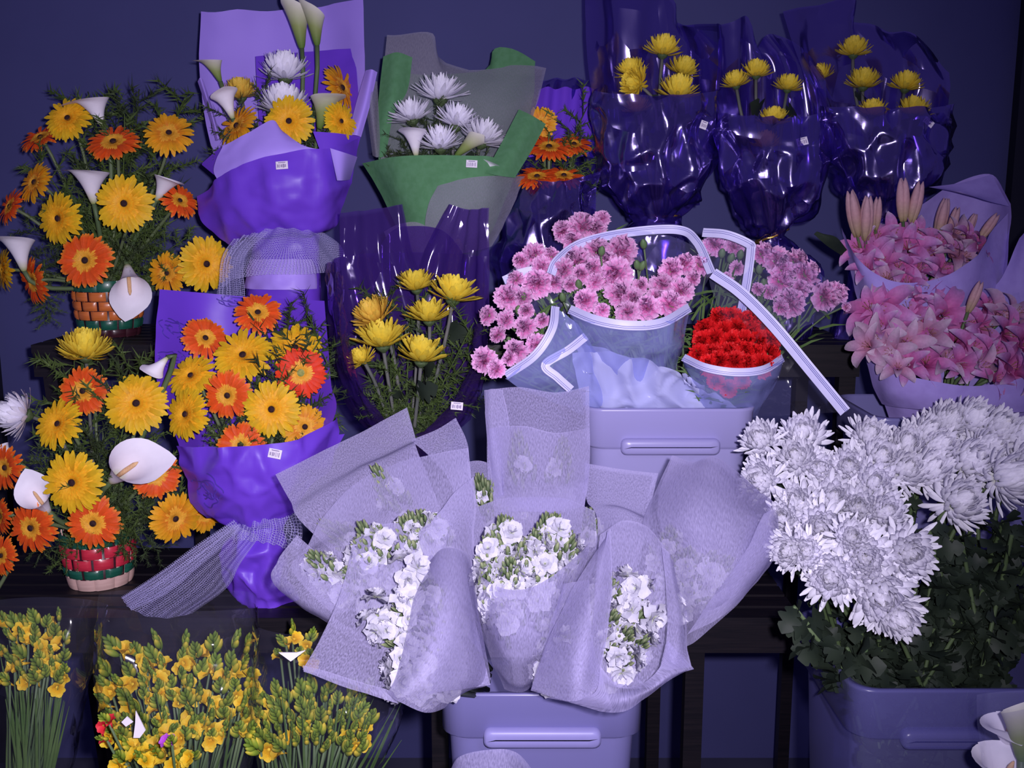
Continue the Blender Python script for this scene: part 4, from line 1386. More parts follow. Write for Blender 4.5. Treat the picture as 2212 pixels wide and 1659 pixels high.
# ============================================================ green bouquet C
FC = P(965, 733, 1.95); FC.z = ZU
bcx = thing('bouquet_wrap', 'green felt bouquet wrap with sheer white layers on the upper shelf', 'wrapping', FC)
sheet('back_sheet', [[(825, 150, 2.09), (890, 160, 2.12), (960, 160, 2.13), (1050, 150, 2.13), (1066, 106, 2.13), (1110, 107, 2.12), (1156, 132, 2.09)],
                     [(816, 230, 2.04), (890, 230, 2.08), (960, 230, 2.09), (1030, 230, 2.09), (1080, 220, 2.08), (1120, 220, 2.07), (1150, 220, 2.05)],
                     [(818, 340, 1.97), (890, 340, 2.03), (960, 340, 2.04), (1020, 340, 2.04), (1060, 340, 2.03), (1090, 345, 2.0), (1112, 350, 1.97)],
                     [(860, 480, 1.95), (900, 480, 1.98), (950, 480, 1.99), (990, 480, 1.99), (1020, 480, 1.98), (1045, 480, 1.97), (1065, 480, 1.95)]], 'green_felt', bcx, crease=.003)
sheet('sheer_sheet', [[(836, 76, 2.10), (890, 72, 2.11), (938, 73, 2.11), (946, 124, 2.11), (1030, 152, 2.11), (1110, 140, 2.09), (1180, 148, 2.06)],
                      [(826, 180, 2.05), (880, 190, 2.06), (930, 190, 2.07), (980, 200, 2.07), (1040, 210, 2.06), (1100, 210, 2.04), (1168, 200, 2.01)],
                      [(822, 280, 2.0), (880, 290, 2.03), (930, 290, 2.04), (980, 290, 2.04), (1040, 300, 2.03), (1090, 300, 2.0), (1140, 290, 1.96)],
                      [(822, 345, 1.97), (880, 345, 2.0), (930, 345, 2.01), (980, 345, 2.01), (1030, 345, 2.0), (1070, 345, 1.98), (1112, 370, 1.94)]], 'white_felt', bcx, crease=.003, pleat=.002, pfreq=4)
sheet('side_flap', [[(828, 122, 2.04), (858, 113, 2.03), (891, 124, 2.04)], [(820, 190, 2.02), (850, 195, 2.0), (880, 195, 2.02)], [(815, 260, 1.99), (832, 262, 1.98), (850, 250, 1.99)], [(815, 338, 1.95), (824, 340, 1.95), (834, 335, 1.96)]], 'green_felt', bcx)
sheet('side_roll', [[(780, 182, 2.0), (797, 174, 1.98), (815, 176, 2.0)], [(794, 258, 1.985), (805, 258, 1.965), (819, 260, 1.98)], [(805, 336, 1.96), (814, 340, 1.945), (823, 337, 1.955)]], 'white_felt', bcx)
sheet('front_wrap', [[(782, 353, 1.96), (850, 339, 1.89), (930, 335, 1.87), (1010, 336, 1.87), (1070, 342, 1.89), (1112, 382, 1.95)],
                     [(815, 410, 1.95), (870, 412, 1.885), (940, 412, 1.865), (1000, 412, 1.865), (1055, 415, 1.885), (1095, 430, 1.94)],
                     [(845, 470, 1.94), (890, 475, 1.89), (940, 478, 1.875), (990, 480, 1.875), (1040, 480, 1.89), (1072, 480, 1.935)],
                     [(880, 530, 1.94), (910, 535, 1.90), (950, 537, 1.89), (985, 537, 1.89), (1020, 535, 1.90), (1045, 530, 1.935)],
                     [(915, 590, 1.94), (930, 592, 1.92), (950, 593, 1.915), (975, 593, 1.915), (995, 592, 1.92), (1010, 590, 1.94)]], 'green_felt', bcx, 36, 30, crease=.004, cscale=10)
sheet('tail', half([(590, 912, 1012, 1.95, .035, 0), (650, 900, 1020, 1.95, .05, 0), (735, 895, 1030, 1.95, .055, 3)]), 'green_felt', bcx, crease=.003)
sheet('tail_back', half([(590, 912, 1012, 1.95, .035, 0), (650, 900, 1020, 1.95, .05, 0), (735, 895, 1030, 1.95, .055, 3)], False), 'green_felt', bcx)
sheet('side_flap', [[(1121, 236, 1.95), (1150, 250, 1.94), (1179, 268, 1.955)], [(1088, 300, 1.915), (1118, 312, 1.905), (1148, 326, 1.925)], [(1048, 374, 1.875), (1080, 380, 1.868), (1112, 384, 1.89)]], 'green_felt', bcx)
sheet('sheer_overlay', [[(946, 402, 1.855), (1000, 386, 1.85), (1060, 380, 1.86), (1133, 381, 1.94)], [(926, 440, 1.85), (985, 440, 1.845), (1050, 440, 1.86), (1112, 432, 1.93)],
                        [(918, 490, 1.86), (975, 495, 1.855), (1030, 500, 1.865), (1088, 484, 1.92)], [(928, 545, 1.88), (970, 548, 1.875), (1020, 545, 1.885), (1062, 532, 1.92)]], 'white_felt', bcx, crease=.005, cscale=14)
sheet('sheer_overlay', [[(830, 500, 1.90), (860, 485, 1.885), (900, 480, 1.875), (940, 500, 1.875)], [(850, 545, 1.90), (880, 535, 1.88), (910, 535, 1.875), (940, 545, 1.875)], [(900, 590, 1.91), (915, 590, 1.905), (930, 592, 1.90), (945, 592, 1.90)]], 'white_felt', bcx, crease=.003)
sticker(1019, 354, 1.857, 24, 16, 3, bcx, 3)
for (x, y, Y, R, f) in ((952, 188, 1.99, 62, (.05, 1, .02)), (886, 237, 1.96, 54, (-.2, 1, .0)), (990, 248, 1.96, 56, (.2, 1, .0)), (950, 296, 1.92, 56, (-.05, 1, -.1)), (1048, 284, 1.94, 60, (.35, 1, .0))):
    mum(x, y, Y, R, 'white_cup', f, FC, 'white pointed-petal chrysanthemum in the green bouquet', 'white chrysanthemums in the green bouquet', leaves=3, lsize=.035)
calla((899, 338), (889, 262), 1.91, 'mid', (-.3, .2, -1), FC, 'cream calla lily among the chrysanthemums of the green bouquet', None)
calla((985, 336), (1035, 292), 1.91, 'closed', (.6, .2, -.7), FC, 'closed cream calla bud lying across the green bouquet', None, size=1.1)
calla((1040, 390), (1066, 338), 1.90, 'mid', (.5, .4, -.8), FC, 'white calla tip beside the green side flap', None)
for (x, y, Y) in ((830, 325, 1.96), (860, 310, 1.95), (920, 320, 1.93), (930, 220, 1.99), (920, 260, 1.97), (1060, 330, 1.94), (1000, 330, 1.93), (870, 290, 1.97)):
    fern(P(950, 470, 1.95), (x, y), 0, Y, 'd', 'dark fern sprig in the green bouquet', 'fern sprigs in the green bouquet')

# ============================================================ plum film bouquet H, yellow chrysanthemums, lower shelf
FH = P(895, 1225, 1.70); FH.z = ZL
bh = thing('bouquet_wrap', 'dark purple clear film wrap around large yellow chrysanthemums', 'wrapping', FH)
sheet('back_film', half([(560, 722, 1052, 1.78, .05, -15), (650, 714, 1054, 1.76, .06, -5), (780, 727, 1045, 1.74, .06, 0), (880, 765, 1010, 1.72, .05, 0), (955, 830, 940, 1.70, .03, 0)], False), 'plum_film', bh, 30, 26, crease=.004, pleat=.003, pfreq=5)
sheet('corner_film', [[(733, 460, 1.79), (800, 453, 1.81), (869, 441, 1.82)], [(735, 530, 1.78), (812, 540, 1.80), (892, 545, 1.82)], [(740, 620, 1.77), (825, 630, 1.80), (925, 640, 1.82)], [(748, 760, 1.76), (830, 765, 1.79), (930, 765, 1.80)]], 'plum_film', bh, 24, 24, crease=.003, pleat=.004, pfreq=3)
sheet('corner_film', [[(968, 440, 1.82), (1010, 452, 1.80), (1053, 448, 1.78)], [(932, 505, 1.82), (1000, 515, 1.80), (1053, 520, 1.77)], [(902, 590, 1.82), (990, 595, 1.80), (1055, 600, 1.76)], [(892, 760, 1.80), (990, 760, 1.78), (1050, 740, 1.74)]], 'plum_film', bh, 24, 24, crease=.003, pleat=.004, pfreq=4, seed=2)
sheet('corner_film', [[(806, 560, 1.83), (845, 500, 1.84), (895, 488, 1.84), (960, 500, 1.84), (1010, 560, 1.83)], [(806, 640, 1.82), (850, 640, 1.83), (900, 640, 1.83), (960, 640, 1.83), (1010, 640, 1.82)]], 'plum_film', bh, 24, 16, pleat=.003, pfreq=5)
sheet('front_film', [[(705, 570, 1.76), (722, 566, 1.70), (737, 598, 1.65)], [(707, 660, 1.75), (730, 680, 1.66), (752, 718, 1.62)], [(720, 780, 1.74), (752, 820, 1.65), (786, 850, 1.60)], [(755, 885, 1.71), (795, 905, 1.65), (832, 908, 1.61)], [(818, 945, 1.69), (840, 952, 1.66), (856, 957, 1.65)]],
      'plum_film', bh, 26, 34, crease=.006, seed=3)
sheet('front_film', [[(1030, 700, 1.63), (1046, 690, 1.68), (1054, 640, 1.76)], [(1012, 800, 1.60), (1040, 800, 1.66), (1047, 760, 1.74)], [(972, 872, 1.60), (1008, 884, 1.65), (1040, 850, 1.72)], [(925, 925, 1.62), (955, 938, 1.65), (1005, 915, 1.70)], [(880, 955, 1.65), (905, 965, 1.665), (935, 958, 1.69)]],
      'plum_film', bh, 26, 34, crease=.007, seed=4)
tr = [(950, 835, 945, 1.68, .045, 0), (1040, 868, 925, 1.69, .025, 0), (1100, 862, 932, 1.69, .03, 0), (1225, 840, 950, 1.70, .045, 3)]
sheet('tail_film', half(tr), 'plum_film', bh, crease=.004)
sheet('tail_film', half(tr, False), 'plum_film', bh, crease=.004)
sticker(987, 877, 1.59, 26, 17, 5, bh, 4)
for (x, y, Y, R, k, f) in ((898, 604, 1.72, 50, 'yellow_cup', (-.1, 1, -.04)), (982, 622, 1.69, 62, 'yellow_cup', (.15, 1, -.02)), (802, 672, 1.68, 58, 'buff_dense', (-.55, .85, -.3)), (926, 670, 1.68, 54, 'yellow_cup', (-.05, 1, -.04)),
                           (824, 720, 1.64, 64, 'yellow_cup', (-.1, 1, -.04)), (778, 768, 1.63, 36, 'yellow_dense', (-.5, 1, -.4)), (912, 754, 1.62, 62, 'yellow_cup', (.1, 1, -.04))):
    mum(x, y, Y, R, k, f, P(880, 1050, 1.69), 'yellow chrysanthemum in the dark purple film with fern', 'yellow chrysanthemums in the purple film on the lower shelf', leaves=2, lsize=.05)
for (x, y, Y) in ((840, 620, 1.76), (850, 650, 1.74), (960, 700, 1.72), (1010, 720, 1.72), (800, 800, 1.66), (850, 830, 1.64), (900, 840, 1.63), (950, 820, 1.65), (990, 770, 1.69), (880, 880, 1.63), (930, 880, 1.64), (840, 880, 1.64),
                  (910, 930, 1.65), (870, 920, 1.65), (800, 850, 1.66), (970, 850, 1.66), (1000, 690, 1.73)):
    fern(P(885, 1000, 1.69), (x, y), 0, Y, 'g' if RND.random() < .6 else 'd', 'fern sprig inside the dark purple film with yellow chrysanthemums', 'fern sprigs in the purple film bouquet')

# ============================================================ blue-violet film bouquets on the upper shelf
def film_bouquet(label, back, front, tail, tie, foot, stick, seed, tie_tilt=0.0):
    root = thing('bouquet_wrap', label, 'wrapping', foot)
    sheet('back_film', back, 'violet_film', root, 44, 40, crease=.003, cscale=9, pleat=.006, pfreq=4, seed=seed)
    sheet('front_film', half(front), 'violet_film', root, 60, 56, crease=.002, vor=.024, vscale=17, pleat=.003, pfreq=6, seed=seed + 1)
    sheet('tail_film', half(tail), 'violet_film', root, 30, 26, vor=.012, vscale=26, seed=seed + 2)
    sheet('tail_film', half(tail, False), 'violet_film', root, 20, 14, crease=.006, seed=seed + 3)
    tie_ring(tie[0], tie[1], tie[2], tie[3], tie[3] * .75, 'gold_tie', root, 'gold_tie', tilt=tie_tilt)
    sticker(*stick, root, seed)
    return root
FD = P(1422, 735, 1.97); FD.z = ZU
film_bouquet('blue-violet film bouquet wrap with five yellow chrysanthemums and gold tie',
    [[(1266, -40, 2.02), (1330, -50, 2.07), (1400, -50, 2.10), (1450, 0, 2.11), (1475, 54, 2.10), (1550, 48, 2.04)],
     [(1268, 100, 2.0), (1330, 95, 2.06), (1400, 95, 2.09), (1450, 100, 2.09), (1500, 110, 2.07), (1556, 120, 2.0)],
     [(1282, 220, 1.99), (1340, 220, 2.05), (1400, 220, 2.07), (1450, 220, 2.07), (1500, 220, 2.05), (1548, 230, 1.99)],
     [(1298, 340, 1.985), (1345, 340, 2.04), (1400, 340, 2.06), (1440, 340, 2.06), (1490, 340, 2.04), (1534, 330, 1.985)],
     [(1335, 435, 1.98), (1365, 440, 2.01), (1400, 440, 2.02), (1440, 440, 2.02), (1475, 440, 2.01), (1502, 432, 1.98)],
     [(1380, 468, 1.97), (1395, 468, 1.985), (1415, 468, 1.99), (1432, 468, 1.99), (1450, 468, 1.985), (1464, 466, 1.97)]],
    [(190, 1284, 1548, 1.985, .085, 18), (300, 1290, 1542, 1.985, .10, 0), (380, 1303, 1530, 1.985, .095, 0), (432, 1330, 1503, 1.98, .07, 4), (467, 1378, 1466, 1.975, .03, 0)],
    [(467, 1378, 1466, 1.975, .03, 0), (500, 1358, 1478, 1.975, .05, 0), (560, 1348, 1482, 1.975, .055, 0), (735, 1375, 1470, 1.975, .05, 3)],
    (1422, 467, 1.975, 47), FD, (1520, 270, 1.90, 15, 18, 20), 21)
for (x, y, Y, R, f) in ((1434, 97, 2.03, 46, (.1, 1, -.05)), (1362, 145, 2.0, 40, (-.3, 1, -.15)), (1366, 178, 1.97, 42, (-.9, .3, -.5)), (1478, 142, 2.0, 42, (.3, 1, -.15)), (1466, 186, 1.96, 52, (.05, 1, -.05)), (1375, 225, 1.95, 36, (-.2, 1, -.05))):
    mum(x, y, Y, R, 'yellow_dense', f, P(1420, 470, 1.98), 'yellow chrysanthemum in the film bouquet beside the orange gerberas', 'yellow chrysanthemums in the blue-violet film wraps', leaves=2, lsize=.06)
FE = P(1690, 735, 1.96); FE.z = ZU
film_bouquet('blue-violet film bouquet wrap with gold tie between two like wraps',
    [[(1543, 54, 2.03), (1580, 48, 2.06), (1619, 36, 2.07), (1628, 110, 2.08), (1655, 78, 2.08), (1700, 82, 2.07), (1775, 150, 2.03)],
     [(1546, 150, 2.0), (1580, 150, 2.05), (1620, 150, 2.07), (1660, 150, 2.07), (1700, 150, 2.06), (1740, 160, 2.04), (1786, 190, 2.0)],
     [(1550, 290, 1.98), (1590, 290, 2.04), (1630, 290, 2.06), (1670, 290, 2.06), (1710, 290, 2.05), (1750, 290, 2.03), (1790, 290, 1.98)],
     [(1570, 400, 1.97), (1600, 400, 2.02), (1640, 400, 2.04), (1670, 400, 2.04), (1710, 400, 2.03), (1745, 400, 2.0), (1778, 400, 1.97)],
     [(1646, 514, 1.96), (1653, 514, 1.97), (1660, 514, 1.975), (1668, 514, 1.975), (1676, 514, 1.97), (1684, 514, 1.965), (1690, 512, 1.96)]],
    [(235, 1547, 1788, 1.975, .085, 20), (310, 1552, 1790, 1.975, .10, 0), (400, 1570, 1780, 1.975, .095, 0), (470, 1608, 1742, 1.97, .06, 0), (513, 1646, 1690, 1.962, .02, 0)],
    [(513, 1646, 1690, 1.962, .02, 0), (550, 1650, 1740, 1.965, .04, 0), (600, 1650, 1775, 1.965, .05, 0), (735, 1645, 1745, 1.965, .05, 3)],
    (1668, 508, 1.955, 34), FE, (1733, 306, 1.90, 24, 17, -14), 31, tie_tilt=.45)
for (x, y, Y, R, f) in ((1588, 170, 1.99, 36, (-.2, 1, -.05)), (1634, 147, 2.0, 38, (0, 1, -.05)), (1704, 178, 1.99, 36, (.15, 1, -.05)), (1671, 250, 1.93, 40, (0, 1, -.05)), (1655, 300, 1.93, 38, (0, 1, -.05))):
    mum(x, y, Y, R, 'yellow_dense', f, P(1668, 510, 1.965), 'yellow chrysanthemum in the film bouquet between the other two', 'yellow chrysanthemums in the blue-violet film wraps', leaves=2, lsize=.055)
FF = P(1915, 735, 1.96); FF.z = ZU
FF.x = min(FF.x, XU1 - .05)
film_bouquet('blue-violet film bouquet wrap behind the wrapped pink lilies',
    [[(1690, 26, 2.03), (1760, 12, 2.07), (1838, -4, 2.09), (1846, 45, 2.10), (1915, 62, 2.10), (1990, 85, 2.08), (2052, 155, 2.03)],
     [(1718, 120, 2.0), (1770, 120, 2.05), (1830, 120, 2.08), (1880, 120, 2.08), (1940, 130, 2.07), (2000, 150, 2.04), (2052, 200, 2.0)],
     [(1770, 260, 1.99), (1810, 260, 2.04), (1860, 260, 2.06), (1900, 260, 2.06), (1950, 260, 2.05), (2000, 260, 2.03), (2048, 270, 1.99)],
     [(1805, 380, 1.98), (1840, 380, 2.02), (1870, 380, 2.04), (1910, 380, 2.04), (1950, 380, 2.03), (1995, 380, 2.0), (2032, 370, 1.98)],
     [(1865, 470, 1.97), (1880, 470, 1.98), (1900, 470, 1.985), (1920, 470, 1.985), (1940, 470, 1.98), (1950, 470, 1.975), (1960, 468, 1.97)]],
    [(225, 1775, 2052, 1.985, .085, 10), (300, 1790, 2046, 1.985, .10, 0), (380, 1808, 2032, 1.985, .095, 0), (430, 1832, 1995, 1.98, .06, 0), (470, 1865, 1960, 1.975, .03, 0)],
    [(470, 1865, 1960, 1.975, .03, 0), (520, 1850, 1975, 1.975, .05, 0), (735, 1800, 1880, 1.965, .04, 0)],
    (1912, 470, 1.975, 48), FF, (2006, 264, 1.91, 24, 14, 38), 41)
for (x, y, Y, R, f) in ((1845, 100, 2.03, 42, (.05, 1, 0)), (1866, 168, 1.98, 44, (0, 1, -.1)), (1958, 174, 1.98, 42, (.1, 1, -.05)), (1770, 155, 2.05, 36, (-.3, 1, -.1)), (1975, 228, 1.94, 42, (.1, 1, -.05)), (1885, 232, 1.94, 38, (0, 1, -.05))):
    mum(x, y, Y, R, 'yellow_dense', f, P(1912, 470, 1.98), 'yellow chrysanthemum in the film bouquet behind the lilies', 'yellow chrysanthemums in the blue-violet film wraps', leaves=2, lsize=.06)
FGt = P(1180, 735, 1.95); FGt.z = ZU
bg = thing('bouquet_wrap', 'violet film bouquet wrap with orange gerberas tucked behind the green bouquet', 'wrapping', FGt)
sheet('back_film', [[(1160, 172, 2.14), (1225, 170, 2.15), (1292, 170, 2.14)], [(1152, 190, 2.13), (1222, 190, 2.14), (1290, 190, 2.13)], [(1140, 300, 2.07), (1210, 300, 2.10), (1290, 300, 2.07)], [(1108, 440, 2.0), (1190, 440, 2.04), (1285, 440, 2.0)], [(1068, 560, 1.96), (1170, 590, 1.99), (1270, 600, 1.96)]],
      'violet_film', bg, 34, 34, crease=.006, cscale=9, pleat=.005, pfreq=3, seed=50)
sheet('inner_film', [[(1165, 190, 2.12), (1225, 190, 2.13), (1290, 190, 2.12)], [(1150, 270, 2.08), (1215, 270, 2.10), (1290, 270, 2.08)], [(1135, 340, 2.05), (1210, 340, 2.07), (1285, 340, 2.05)]], 'violet_paper', bg, 20, 16, pleat=.006, pfreq=3, seed=8)
sheet('front_film', [[(1122, 385, 1.97), (1200, 395, 1.90), (1290, 372, 1.96)], [(1105, 430, 1.96), (1195, 440, 1.885), (1290, 420, 1.955)], [(1085, 500, 1.95), (1180, 510, 1.88), (1282, 500, 1.95)], [(1062, 555, 1.945), (1160, 610, 1.89), (1270, 620, 1.945)], [(1120, 736, 1.945), (1180, 738, 1.90), (1250, 736, 1.945)]],
      'violet_film', bg, 50, 50, crease=.003, vor=.018, vscale=17, seed=52)
for (x, y, Y, R, k, f) in ((1168, 265, 2.02, 36, 'g', (-.2, .1)), (1186, 318, 1.97, 52, 'o', (-.05, 1.8)), (1240, 312, 1.99, 42, 'o', (.2, 1.8)), (1160, 382, 1.94, 46, 'o', (-.1, 1.9)), (1218, 380, 1.94, 46, 'o', (.1, 1.9))):
    gerbera(x, y, Y, R, k, f, P(1180, 640, 1.95), 'in the violet film behind the green bouquet', 'gerberas in the violet film bouquet')
for (x, y, Y) in ((1255, 290, 2.02), (1240, 340, 2.0), (1200, 230, 2.06), (1150, 340, 2.0), (1260, 350, 1.98), (1270, 330, 2.0)):
    fern(P(1185, 540, 1.96), (x, y), 0, Y, 'g', 'fern sprig beside the orange gerberas in violet film', 'fern sprigs in the violet film bouquet')

# ============================================================ carnations in plastic sleeves
sl1 = thing('flower_sleeve', 'clear plastic sleeve with white striped rim around the central pink carnations', 'sleeve', RIMC + Vector((-.02, 0, -.1)))
cone = [(662, 1228, 1492, 1.60, .075, 40), (740, 1255, 1475, 1.61, .07, 18), (830, 1295, 1445, 1.64, .05, 5), (900, 1330, 1420, 1.66, .04, 0)]
sheet('front_film', half(cone), 'sleeve_mid', sl1, 40, 30, vor=.008, vscale=20)
sheet('back_film', half([(590, 1190, 1537, 1.63, .08, -92), (668, 1228, 1495, 1.64, .07, -30), (760, 1262, 1470, 1.65, .06, 0), (900, 1330, 1420, 1.66, .04, 0)], False), 'sleeve_film', sl1, 36, 24, crease=.004)
ribbon('striped_rim', [(1190, 592, 1.63), (1205, 562, 1.65), (1255, 526, 1.69), (1350, 503, 1.71), (1462, 496, 1.71), (1505, 522, 1.68), (1537, 590, 1.63)], 20, 'white_band', sl1, lines=(.2, .55))
ribbon('striped_rim', [(1230, 668, 1.585), (1290, 692, 1.535), (1360, 703, 1.52), (1430, 697, 1.535), (1490, 664, 1.59)], 20, 'white_band', sl1, lines=(-.55, -.2))
sl2 = thing('flower_sleeve', 'clear plastic sleeve with white striped rim leaning left with pink carnations', 'sleeve', RIMC + Vector((-.08, 0, -.1)))
sheet('front_film', [[(1200, 662, 1.57), (1190, 715, 1.54), (1150, 770, 1.535), (1092, 815, 1.56)], [(1262, 720, 1.575), (1235, 770, 1.55), (1205, 815, 1.55), (1150, 850, 1.57)], [(1330, 850, 1.60), (1310, 870, 1.59), (1290, 885, 1.59), (1270, 900, 1.60)]], 'sleeve_mid', sl2, 26, 26, crease=.006)
sheet('back_film', [[(1085, 600, 1.66), (1140, 560, 1.68), (1215, 560, 1.68)], [(1120, 690, 1.64), (1180, 680, 1.66), (1240, 680, 1.66)], [(1250, 850, 1.62), (1280, 850, 1.64), (1320, 850, 1.64)]], 'sleeve_film', sl2, 20, 20, crease=.005)
ribbon('striped_rim', [(1200, 662, 1.57), (1192, 712, 1.535), (1155, 768, 1.53), (1092, 812, 1.56)], 18, 'white_band', sl2, lines=(-.5, -.1))
ribbon('striped_rim', [(1266, 726, 1.565), (1228, 756, 1.545), (1178, 788, 1.54), (1204, 815, 1.54), (1234, 842, 1.545)], 18, 'white_band', sl2, lines=(-.5, -.1))
ribbon('striped_rim', [(1088, 606, 1.66), (1130, 588, 1.665), (1180, 580, 1.67)], 18, 'white_band', sl2)
sl3 = thing('flower_sleeve', 'clear plastic sleeve with squared white rim behind, over pink carnations', 'sleeve', RIMC + Vector((.05, .03, -.1)))
sheet('front_film', [[(1518, 500, 1.72), (1570, 506, 1.70), (1623, 528, 1.69)], [(1530, 600, 1.69), (1570, 605, 1.67), (1614, 620, 1.66)], [(1545, 690, 1.67), (1570, 692, 1.65), (1600, 690, 1.64)], [(1480, 890, 1.68), (1500, 890, 1.66), (1520, 890, 1.66)]], 'sleeve_film', sl3, 22, 24, crease=.004)
ribbon('striped_rim', [(1518, 502, 1.715), (1570, 507, 1.69), (1618, 527, 1.68), (1622, 540, 1.68), (1614, 605, 1.665), (1600, 682, 1.645)], 19, 'white_band', sl3, lines=(.1, .5))
sheet('outer_film', [[(1628, 532, 1.71), (1730, 560, 1.69), (1836, 655, 1.68)], [(1605, 640, 1.66), (1690, 680, 1.63), (1765, 692, 1.65)], [(1565, 760, 1.63), (1620, 772, 1.61), (1680, 745, 1.63)], [(1500, 890, 1.65), (1540, 890, 1.63), (1580, 880, 1.64)]], 'sleeve_film', sl3, 26, 28, crease=.007)
sl4 = thing('flower_sleeve', 'empty clear sleeve with long straight white rim slanting down beside the red carnations', 'sleeve', RIMC + Vector((.10, -.02, -.1)))
sheet('film', [[(1540, 592, 1.64), (1610, 645, 1.615), (1680, 715, 1.59), (1750, 800, 1.565), (1822, 890, 1.545)], [(1552, 700, 1.635), (1600, 740, 1.61), (1650, 790, 1.59), (1690, 850, 1.575), (1730, 895, 1.56)], [(1560, 840, 1.635), (1580, 860, 1.62), (1600, 875, 1.61), (1620, 890, 1.605), (1640, 900, 1.60)]], 'clear_film', sl4, 30, 24, crease=.006)
ribbon('striped_rim', [(1540, 590, 1.635), (1600, 632, 1.61), (1670, 702, 1.585), (1750, 798, 1.56), (1826, 890, 1.54)], 25, 'white_band', sl4, lines=(.05, .3, .55))
sl5 = thing('flower_sleeve', 'clear plastic sleeve with white striped rim around the red carnations', 'sleeve', RIMC + Vector((.05, -.04, -.1)))
sheet('front_film', half([(770, 1475, 1693, 1.585, .065, 34), (830, 1495, 1672, 1.60, .06, 16), (900, 1515, 1630, 1.63, .04, 0)]), 'sleeve_mid', sl5, 30, 24, vor=.006, vscale=24)
ribbon('striped_rim', [(1476, 772, 1.585), (1525, 794, 1.53), (1590, 804, 1.515), (1650, 798, 1.53), (1692, 773, 1.585)], 17, 'white_band', sl5, lines=(-.5, -.1))
sl6 = thing('flower_sleeve', 'crumpled milky plastic sleeves filling the mouth of the carnation bucket', 'sleeve', RIMC + Vector((-.01, -.03, -.08)))
sheet('film', [[(1238, 760, 1.59), (1300, 755, 1.575), (1370, 770, 1.565), (1450, 790, 1.56), (1500, 830, 1.575)], [(1250, 820, 1.60), (1310, 822, 1.585), (1380, 830, 1.58), (1460, 840, 1.58), (1560, 850, 1.585)], [(1275, 905, 1.615), (1350, 905, 1.60), (1440, 905, 1.595), (1540, 905, 1.60), (1625, 900, 1.615)]], 'sleeve_milky', sl6, 50, 36, vor=.022, vscale=18, pleat=.004, pfreq=4)
sheet('film', [[(1240, 735, 1.605), (1330, 760, 1.585), (1440, 800, 1.585), (1520, 860, 1.595)], [(1275, 810, 1.61), (1350, 830, 1.59), (1430, 850, 1.59), (1500, 880, 1.60)], [(1300, 905, 1.62), (1370, 905, 1.605), (1440, 905, 1.605), (1520, 905, 1.615)]], 'sleeve_milky', sl6, 40, 30, vor=.018, vscale=22, seed=4)

FCN = Vector((RIMC.x, RIMC.y, RIMC.z - .10))
GP = 'pink carnations'
cfeet = [FCN + Vector((RND.uniform(-.05, .05), RND.uniform(-.03, .05), 0)) for _ in range(8)]
def carns(lst, Y0, Y1, ylo, yhi, label, group, kind='p', cx=1370):
    for (x, y, R) in lst:
        u = (y - ylo) / (yhi - ylo)
        Y = Y0 + (Y1 - Y0) * u + RND.uniform(-.008, .008)
        carnation(x, y, Y, R * 1.12, kind, ((x - cx) / 260 + RND.uniform(-.25, .25), .55 + RND.uniform(-.25, .35), -1), RND.choice(cfeet), label, group)
carns([(1290, 536, 27), (1345, 537, 36), (1240, 562, 32), (1214, 582, 24), (1278, 578, 22), (1326, 588, 36), (1283, 606, 20), (1340, 632, 30), (1368, 642, 24), (1262, 646, 26), (1385, 615, 17), (1455, 580, 26),
       (1482, 566, 24), (1516, 568, 22), (1432, 612, 25), (1475, 625, 26), (1452, 652, 30), (1398, 660, 28), (1356, 672, 24), (1300, 668, 17), (1232, 612, 17), (1420, 640, 20), (1500, 600, 16), (1310, 560, 24), (1255, 590, 22)],
      1.69, 1.58, 520, 690, 'pink carnation in the central striped plastic sleeve', GP + ' in the central sleeve', cx=1360)
carns([(1256, 482, 30), (1212, 496, 22), (1236, 518, 24), (1282, 490, 26), (1300, 470, 18)], 1.76, 1.74, 460, 530, 'pink carnation behind the central sleeve, touching the violet film', GP + ' at the back', cx=1330)
carns([(1150, 546, 24), (1124, 562, 20), (1168, 574, 22), (1190, 548, 18), (1096, 640, 30), (1112, 600, 18), (1160, 606, 30), (1194, 606, 24), (1050, 680, 20), (1090, 690, 20), (1072, 720, 18), (1132, 705, 24), (1112, 756, 26), (1155, 742, 22),
       (1042, 778, 28), (1068, 796, 20), (1136, 668, 16), (1098, 772, 16), (1170, 690, 16), (1128, 640, 20)], 1.68, 1.545, 540, 800, 'pink carnation spilling out of the sleeve that leans left', GP + ' in the leaning sleeve', cx=1240)
carns([(1546, 524, 24), (1588, 530, 20), (1592, 578, 16), (1652, 545, 26), (1682, 560, 28), (1692, 602, 30), (1724, 562, 28), (1748, 588, 30), (1700, 580, 24), (1732, 622, 20), (1714, 650, 30), (1690, 660, 18), (1792, 640, 32), (1812, 630, 24), (1640, 622, 14),
       (1630, 680, 14), (1570, 600, 14), (1830, 662, 10), (1665, 630, 16)], 1.74, 1.665, 520, 680, 'pink carnation in the back sleeve beside the wrapped lilies', GP + ' in the back sleeve', cx=1580)
red = []
rr = random.Random(4)
for j, yy in enumerate((690, 712, 736, 760, 782)):
    n = (4, 5, 6, 6, 5)[j]
    w0, w1 = ((1545, 1640), (1510, 1665), (1500, 1680), (1495, 1685), (1515, 1660))[j]
    for i in range(n):
        red.append((w0 + (w1 - w0) * (i + .5) / n + rr.uniform(-6, 6), yy + rr.uniform(-6, 6), rr.uniform(25, 31)))
red += [(1545, 822, 22), (1575, 836, 22), (1605, 822, 20)]
